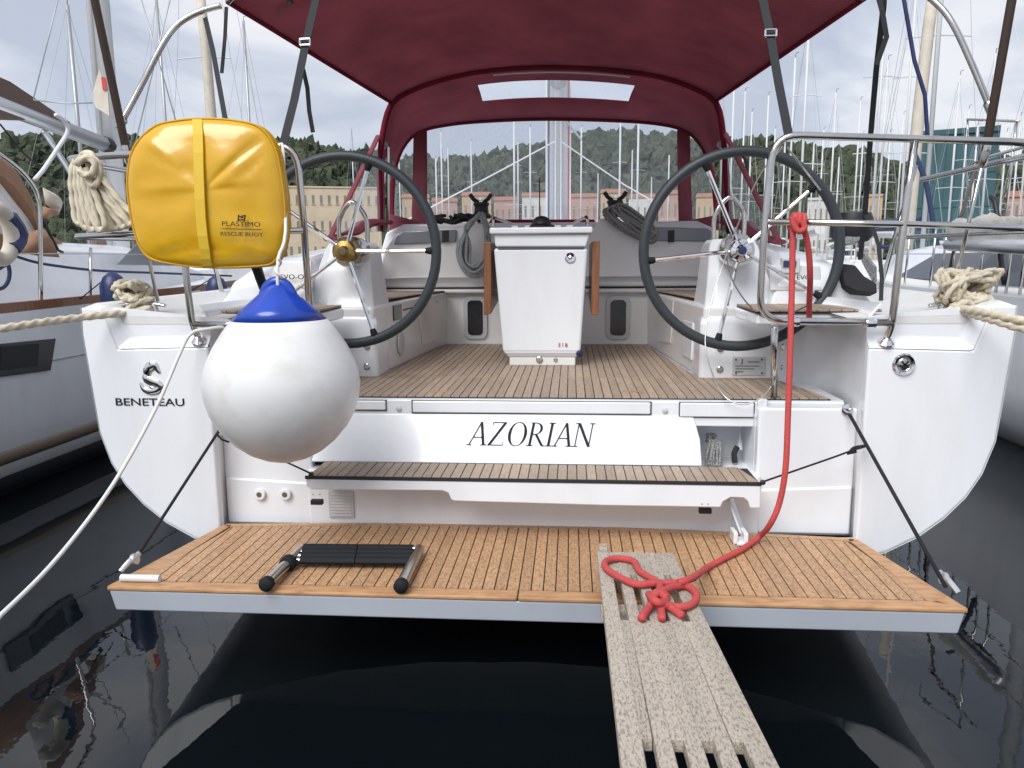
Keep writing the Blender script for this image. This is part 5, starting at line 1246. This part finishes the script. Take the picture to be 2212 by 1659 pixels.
MB().tube([V((fc.x + .012 + .01 * math.sin(t * 9), YF - .015 + .01 * math.cos(t * 9), zf(608 - 50 * t))) for t in np.linspace(0, 1, 30)], .0055, 6).build('lanyard_wrap', 'white_rope', fender, smooth=180)

# ---- gangplank
z_far, z_near = .545, .672
pa = PZ(1290, 1192, z_far + .02); pb = PZ(1330, 1659, z_near); pc = PZ(1453, 1192, z_far + .02); pd = PZ(1700, 1659, z_near)
cen_f = (pa + pc) / 2; cen_n = (pb + pd) / 2
wf_, wn_ = (pc - pa).length, (pd - pb).length; wdt = (wf_ + wn_) / 2
ey = (cen_f - cen_n).normalized(); exx = V((ey.y, -ey.x, 0)).normalized(); ezz = exx.cross(ey)
Lp = (cen_f - cen_n).length
back = (cen_n.y + .62) / ey.y
gang = root('gangplank', cen_n - ey * back + V((0, 0, -.07)), 'weathered grey slatted wooden gangplank from quay to swim platform', 'gangplank')
def gp(u, v, w_=0): return cen_n + exx * (u * (wn_ + (wf_ - wn_) * max(v, -.3) / Lp) / wdt) + ey * v + ezz * w_
ns = 5; sp = wdt / ns; sw_ = sp * .60; th = .032
for i in range(ns):
    u = -wdt / 2 + sp * (i + .5)
    u0, u1 = u - sw_ / 2, u + sw_ / 2
    if i == 0: u0 = -wdt / 2
    if i == ns - 1: u1 = wdt / 2
    MB().hexa([gp(u0, -back, -th), gp(u1, -back, -th), gp(u1, Lp, -th), gp(u0, Lp, -th)], [gp(u0, -back), gp(u1, -back), gp(u1, Lp), gp(u0, Lp)]).build('slat', 'plank_weathered', gang, bevel=.004)
def solid_zone(v0, v1):
    for i in range(ns - 1):
        u = -wdt / 2 + sp * (i + 1); h = sp - sw_
        u0, u1 = u - h / 2 + (.0 if i else .002), u + h / 2
        MB().hexa([gp(u0 - .004, v0, -th), gp(u1 + .004, v0, -th), gp(u1 + .004, v1, -th), gp(u0 - .004, v1, -th)], [gp(u0 - .004, v0, -.0022), gp(u1 + .004, v0, -.0022), gp(u1 + .004, v1, -.0022), gp(u0 - .004, v1, -.0022)]).build('infill', 'plank_weathered', gang, bevel=.003)
def vv(px, py): return (PPL(px, py, cen_n, ezz) - cen_n).dot(ey)
solid_zone(vv(1400, 1592), vv(1400, 1338)); solid_zone(vv(1370, 1238), Lp - .001); solid_zone(-back, -back * .55)
for v in (vv(1400, 1290), -.22, -.45):
    MB().obox(gp(0, v, -th - .022), exx * (wdt / 2 - .004), ey * .03, ezz * .02).build('crossbar', 'plank_weathered', gang, bevel=.004)
MB().obox(gp(-wdt / 2 + .025, Lp + .012, -.004), exx * .016, ey * .03, ezz * .022).build('end_peg', 'plank_weathered', gang, bevel=.004)
MB().obox(gp(0, Lp - .05, -th - .018), exx * (wdt / 2 - .01), ey * .02, ezz * .018).build('foot_batten', 'plank_weathered', gang, bevel=.004)
MB().obox(gp(0, -back + .05, -th - .02), exx * (wdt / 2 - .01), ey * .02, ezz * .02).build('foot_batten', 'plank_weathered', gang, bevel=.004)

# ---- red rope: tied to the starboard rail, down to a knot on the gangplank
def gk(px, py, h=.014): return PPL(px, py, cen_n + ezz * h, ezz)
red = root('red_rope', PZ(1640, 1165, ZP), 'red rope tied to the starboard rail and knotted on the gangplank', 'rope')
rr_ = .0118
def rcord(name, pts, r=rr_, k=6): return MB().tube(pts, r, 10, k=k).build(name, 'red_rope', red, smooth=180)
zq = ZP + .014
rcord('hanging_part', [R3(1718, 470, 3.15), R3(1713, 500, 3.14), R3(1711, 600, 3.12), R3(1707, 760, 3.06), R3(1702, 900, 3.02), R3(1697, 1010, 2.99), R3(1684, 1085, 2.99), R3(1664, 1132, 3.00), PZ(1640, 1160, zq + .01), PZ(1600, 1188, zq), PZ(1560, 1208, zq), PZ(1525, 1228, zq + .01), gk(1497, 1248, .02), gk(1468, 1258, .03)])
rcord('short_part', [R3(1722, 478, 3.14), R3(1738, 500, 3.14), R3(1747, 545, 3.16), R3(1750, 600, 3.2), R3(1748, 660, 3.34), R3(1748, 690, 3.40)])
for i, (x0, y0) in enumerate(((1712, 480), (1722, 478), (1732, 481))):
    c = R3(x0, y0); rcord('rail_turn', [c + V((.012 * math.sin(a) * .4, .027 * math.cos(a), .027 * math.sin(a))) for a in np.linspace(0, 6.4, 14)], k=0)
rcord('rail_knot', [R3(1710, 468, 3.12), R3(1716, 488, 3.115), R3(1726, 500, 3.11), R3(1738, 492, 3.115), R3(1732, 478, 3.12)])
rcord('knot_loop', [gk(1500, 1248, .02), gk(1460, 1259), gk(1415, 1260), gk(1375, 1262), gk(1335, 1245), gk(1308, 1226), gk(1310, 1212), gk(1335, 1206), gk(1368, 1212), gk(1380, 1232), gk(1400, 1246), gk(1425, 1262, .02), gk(1420, 1285, .03), gk(1405, 1296, .03)])
rcord('knot_loop', [gk(1405, 1290, .02), gk(1425, 1280, .034), gk(1455, 1268, .02), gk(1482, 1266), gk(1502, 1280), gk(1502, 1298), gk(1482, 1310), gk(1450, 1311), gk(1425, 1303, .03), gk(1408, 1290, .03), gk(1420, 1280, .04), gk(1440, 1292, .035)])
rcord('knot_wrap', [gk(1402, 1284, .03), gk(1415, 1298, .042), gk(1432, 1302, .03), gk(1440, 1288, .03), gk(1420, 1282, .042), gk(1404, 1296, .03)])
rcord('tail', [gk(1415, 1298, .03), gk(1400, 1315), gk(1385, 1336, .012)])
rcord('tail', [gk(1424, 1302, .03), gk(1428, 1318), gk(1430, 1336, .012)])
rcord('tail', [gk(1432, 1300, .03), gk(1450, 1314), gk(1474, 1330, .012)])

# ---- grey coiled sheets
def coil(name, label, loops, mtl, r, loc):
    o = root(name, loc, label, 'rope'); 
    for P in loops: MB().tube(P, r, 7, k=5).build('strand', mtl, o, smooth=180)
    return o
loops = []
for i in range(11):
    j = lambda s: random.uniform(-s, s)
    dx = i * 2.6; yb_ = 5.66 - .012 * (i % 4)
    loops.append([PY(1040 + j(6), 462 + j(4), yb_), PY(1016 - dx * .4 + j(3), 490 + j(4), yb_), PY(990 + dx * 1.0 + j(2), 530 + j(4), yb_), PY(992 + dx * .9 + j(3), 565 + j(4), yb_), PY(1010 + dx * .8 + j(3), 592 - dx * .9 + j(3), yb_), PY(1036 + dx * .3 + j(3), 596 - dx * 1.6 + j(3), yb_), PY(1052 - dx * .2 + j(3), 570 - dx + j(3), yb_), PY(1056 - dx * .25 + j(3), 530 + j(3), yb_), PY(1054 - dx * .2 + j(4), 490 + j(4), yb_), PY(1042 + j(5), 464 + j(4), yb_)])
coil('coiled_sheet', 'grey coiled sheet hanging beside the left winch, next to table', loops, 'grey_rope', .0105, PY(1030, 597, 5.66))
loops = []
for i in range(12):
    j = lambda s: random.uniform(-s, s); d = i * 3.1; y = 5.66 - .012 * (i % 4)
    loops.append([PY(1303 + d * .9 + j(2), 462 - d * .45 + j(3), y), PY(1322 + d * .8 + j(3), 482 - d * .5 + j(3), y), PY(1362 + d * .6 + j(3), 510 - d * .55 + j(3), y), PY(1402 + j(4), 524 - d * .6 + j(3), y), PY(1416 + j(4), 515 - d * .55, y + .01), PY(1396 + d * .3, 500 - d * .45, y + .02), PY(1340 + d * .6, 466 - d * .5, y + .02), PY(1310 + d * .8, 452 - d * .35, y + .01), PY(1303 + d * .9, 460 - d * .45, y)])
coil('coiled_sheet', 'dark grey coiled sheet lying slanted over the coachroof beside the right wheel', loops, 'sheet_rope', .0105, PY(1360, 520, 5.66))
loops = []
for i in range(9):
    rnd = random.Random(40 + i); x0 = 950 + 9 * i
    loops.append([PY(x0 + 16 * math.cos(a + i) + rnd.uniform(-6, 6), 474 + (9 - i * .3) * math.sin(a * 1.2 + i * 2) * .8 - (i > 5) * 4 + rnd.uniform(-3, 3), 5.80 + .05 * math.sin(a + i)) for a in np.linspace(0, 5.2, 7)])
coil('black_line_bundle', 'tangle of black line lying on the coachroof left of the table', loops, 'black_rope', .0125, PY(1000, 478, 5.80))

# ---- lines inside the open locker
loops = []
for i in range(13):
    rnd = random.Random(70 + i); x = 1521 + i * 2.6
    loops.append([PY(1526 + i * 1.4, 950 + rnd.uniform(-6, 4), 3.50), PY(1534 + i * 1.8, 955 + rnd.uniform(-4, 6), 3.46), PY(x + 6 + rnd.uniform(-2, 2), 982, 3.44 + rnd.uniform(-.02, .02)), PY(x + 4, 1007, 3.42)])
coil('stowed_line', 'dark line bundle stuffed in the open stern locker', loops, 'sheet_rope', .0065, PY(1540, 1004, 3.45))
MB().box(PY(1527, 930, 3.55).x, PY(1548, 930, 3.55).x, 3.5, 3.58, PY(1527, 950, 3.55).z, PY(1527, 938, 3.55).z).build('line_clamp', 'plate', yacht, bevel=.003)
lk = root('shower_handset', PY(1595, 1000, 3.5), 'black and white shower handset inside the open stern locker', 'shower')
MB().tube([PY(1593, 965, 3.5), PY(1586, 980, 3.49), PY(1588, 1000, 3.48)], .013, 8, k=4).build('hose', 'black', lk)
MB().tube([PY(1598, 935, 3.55), PY(1598, 972, 3.52)], [.004, .014], 8).build('handle', 'gelcoat', lk)

# ---- mooring lines
def rope3(name, pts, r, mtl, par=None, k=8, pitch=.05): return MB().tube(pts, r, 12, k=k, lobes=3, pitch=pitch).build(name, mtl, par, smooth=180)
m1 = rope3('mooring_line', [clL + V((.06, -.03, .035)), PY(288, 674, 3.27), PY(240, 679, 3.19), PY(120, 692, 2.98), PY(0, 710, 2.77), PY(-300, 752, 2.39), V((-2.75, .9, .98)), V((-3.2, -.5, .72))], .017, 'cream_rope')
tag(m1, 'thick cream mooring line running left from the port cleat', 'rope')
m2 = root('mooring_line', clR, 'thick doubled cream mooring line running right from the starboard cleat', 'rope')
for d in (0, 1):
    rope3('strand', [clR + V((-.03, -.03 - .0 * d, .03 + .02 * d)), PY(2085 + 6 * d, 668 + 8 * d, 3.22), PY(2150, 680 + 13 * d, 3.03), PY(2230, 697 + 17 * d, 2.88), PY(2500, 742 + 20 * d, 2.49), V((2.85, .9, .98 + .03 * d)), V((3.4, -.5, .72 + .035 * d))], .017, 'cream_rope', m2)
def knot(name, label, c, sx, sz, n, seed):
    rnd = random.Random(seed); o = root(name, c + V((0, 0, -sz)), label, 'rope')
    for i in range(n):
        P = []; ph = rnd.uniform(0, 6.3); tilt = rnd.uniform(-.9, .9)
        for t in range(7):
            a = ph + t * .85; rr = rnd.uniform(.35, 1.0)
            P.append(c + V((math.cos(a) * sx * rr, .06 * math.sin(a * 1.3 + tilt * 3) + rnd.uniform(-.02, .02), math.sin(a + tilt) * sz * rr)))
        MB().tube(P, .0118, 9, k=8, lobes=3, pitch=.040).build('strand', 'cream_rope', o, smooth=180)
    return o
knot('coiled_mooring_tail', 'bundle of cream rope knotted on the port cleat', PY(287, 628, 3.36), .068, .046, 20, 3)
knot('coiled_mooring_tail', 'large bundle of cream rope knotted on the starboard cleat', PY(2088, 622, 3.36), .118, .080, 46, 5)
# turns around the cleats
for c in (clL, clR):
    rope3('cleat_turn', [c + V((-.06, -.03, .02)), c + V((0, -.045, .06)), c + V((.05, 0, .075)), c + V((0, .045, .06)), c + V((-.05, .0, .05)), c + V((-.02, .02, .10))], .0145, 'cream_rope', yacht)
# thin white line over the port quarter
wl = MB().tube([PY(560, 735, 3.28), PY(500, 708, 3.2), PY(440, 712, 3.15), PY(412, 722, 3.13), PY(390, 760, 3.10), PY(335, 885, 2.95), PY(245, 1045, 2.7), PY(130, 1198, 2.35), PY(0, 1330, 2.0), PY(-200, 1505, 1.75), V((-2.3, .6, .42)), V((-2.9, -.5, .71))], .0075, 8, k=6).build('thin_white_line', 'white_rope', None, smooth=180)
tag(wl, 'thin white line running from the port rail foot down to the lower left', 'rope')
# cream coil hung from the port top rail
hc = root('hanging_rope_coil', PY(215, 482, 3.2), 'coil of thick twisted cream rope hanging on the port pushpit rail', 'rope')
for i, (x0, x1, xm, yb_) in enumerate(((158, 176, 176, 484), (166, 186, 190, 492), (172, 196, 204, 496), (178, 206, 220, 497), (184, 218, 238, 496), (190, 232, 254, 494), (194, 244, 270, 490), (198, 254, 284, 484))):
    y = 3.18 - .018 * (i % 4)
    q = [(x0 + 4, 346), (x0 - 4 + i * 2, 385), (x0 * .45 + xm * .55 - 10, 435), (xm - 12, yb_ - 8), (xm - 2, yb_), (xm + 8, yb_ - 12), (x0 * .35 + xm * .65 + 6, 435), (x0 + 14 + i * 1.5, 385), (x0 + 12, 350)]
    rope3('strand', [PY(a, b, y - (.014 if k_ > 4 else 0)) for k_, (a, b) in enumerate(q)], .0145, 'cream_rope', hc, pitch=.066)
for i, q in enumerate(([(172, 352), (186, 340), (206, 346), (216, 366), (212, 392), (200, 402), (192, 384), (186, 362)], [(164, 356), (176, 344), (194, 342), (204, 354), (200, 374), (184, 378), (170, 368)])):
    rope3('strand', [PY(a, b, 3.10 - .02 * i) for a, b in q], .0150, 'cream_rope', hc)
rope3('strand', [PY(172, 350, 3.19), PY(180, 334, 3.165), PY(196, 333, 3.14), PY(204, 348, 3.12)], .0150, 'cream_rope', hc)
MB().tube([PY(178, 352, 3.12), PY(186, 362, 3.11), PY(192, 356, 3.12)], .012, 8, k=4).build('whipping', 'black_rope', hc)
# thin grey wires looped at the starboard gate
tw = MB().tube([PY(1690, 318, 3.2), PY(1640, 380, 3.5), PY(1600, 470, 3.7), PY(1566, 560, 3.8), PY(1540, 640, 3.75), PY(1524, 720, 3.65), PY(1530, 780, 3.55), PY(1560, 850, 3.38), PY(1600, 873, 3.34), PY(1640, 862, 3.35), PY(1668, 830, 3.4), PY(1672, 780, 3.36), PY(1668, 700, 3.25)], .0035, 6, k=6).build('gate_wire', 'alu', None, smooth=180)
tag(tw, 'thin grey wire looping around the right wheel to the gate post', 'wire')
tw = MB().tube([PY(1568, 545, 3.82), PY(1580, 600, 3.75), PY(1610, 650, 3.6), PY(1650, 685, 3.4), PY(1690, 690, 3.3), PY(1720, 672, 3.3), PY(1745, 660, 3.4)], .0035, 6, k=6).build('gate_wire', 'groove', None, smooth=180)
tag(tw, 'thin dark wire curving from the right wheel hub to the helm seat', 'wire')
# blue and white stay cover at starboard
MB().tube([PY(1946, -40, 4.4), PY(1975, 130, 4.4), PY(1998, 205, 4.4), PY(2004, 300, 4.4)], .011, 8).build('boom_tackle', 'navy', yacht)
# dark coils on the starboard coaming
loops = []
for i in range(8):
    d = i * 4; loops.append([PY(1795 + d, 535 - d * .3, 4.5), PY(1822 + d, 520, 4.5), PY(1850 + d * .5, 505 - d * .3, 4.6), PY(1862, 540 + d * .4, 4.5), PY(1890, 580 + d, 4.4)])
coil('coiled_sheet', 'dark coiled line on the starboard coaming behind the right wheel', loops, 'sheet_rope', .012, PY(1840, 590, 4.4))
bagb = MB().lathe(PY(1838, 522, 4.62), (0, 0, 1), [(.09, 0), (.115, .03), (.115, .12), (.10, .16), (.02, .17)], 20).build('winch_bag', 'black', None)
tag(bagb, 'black round winch cover on the starboard coaming', 'cover')
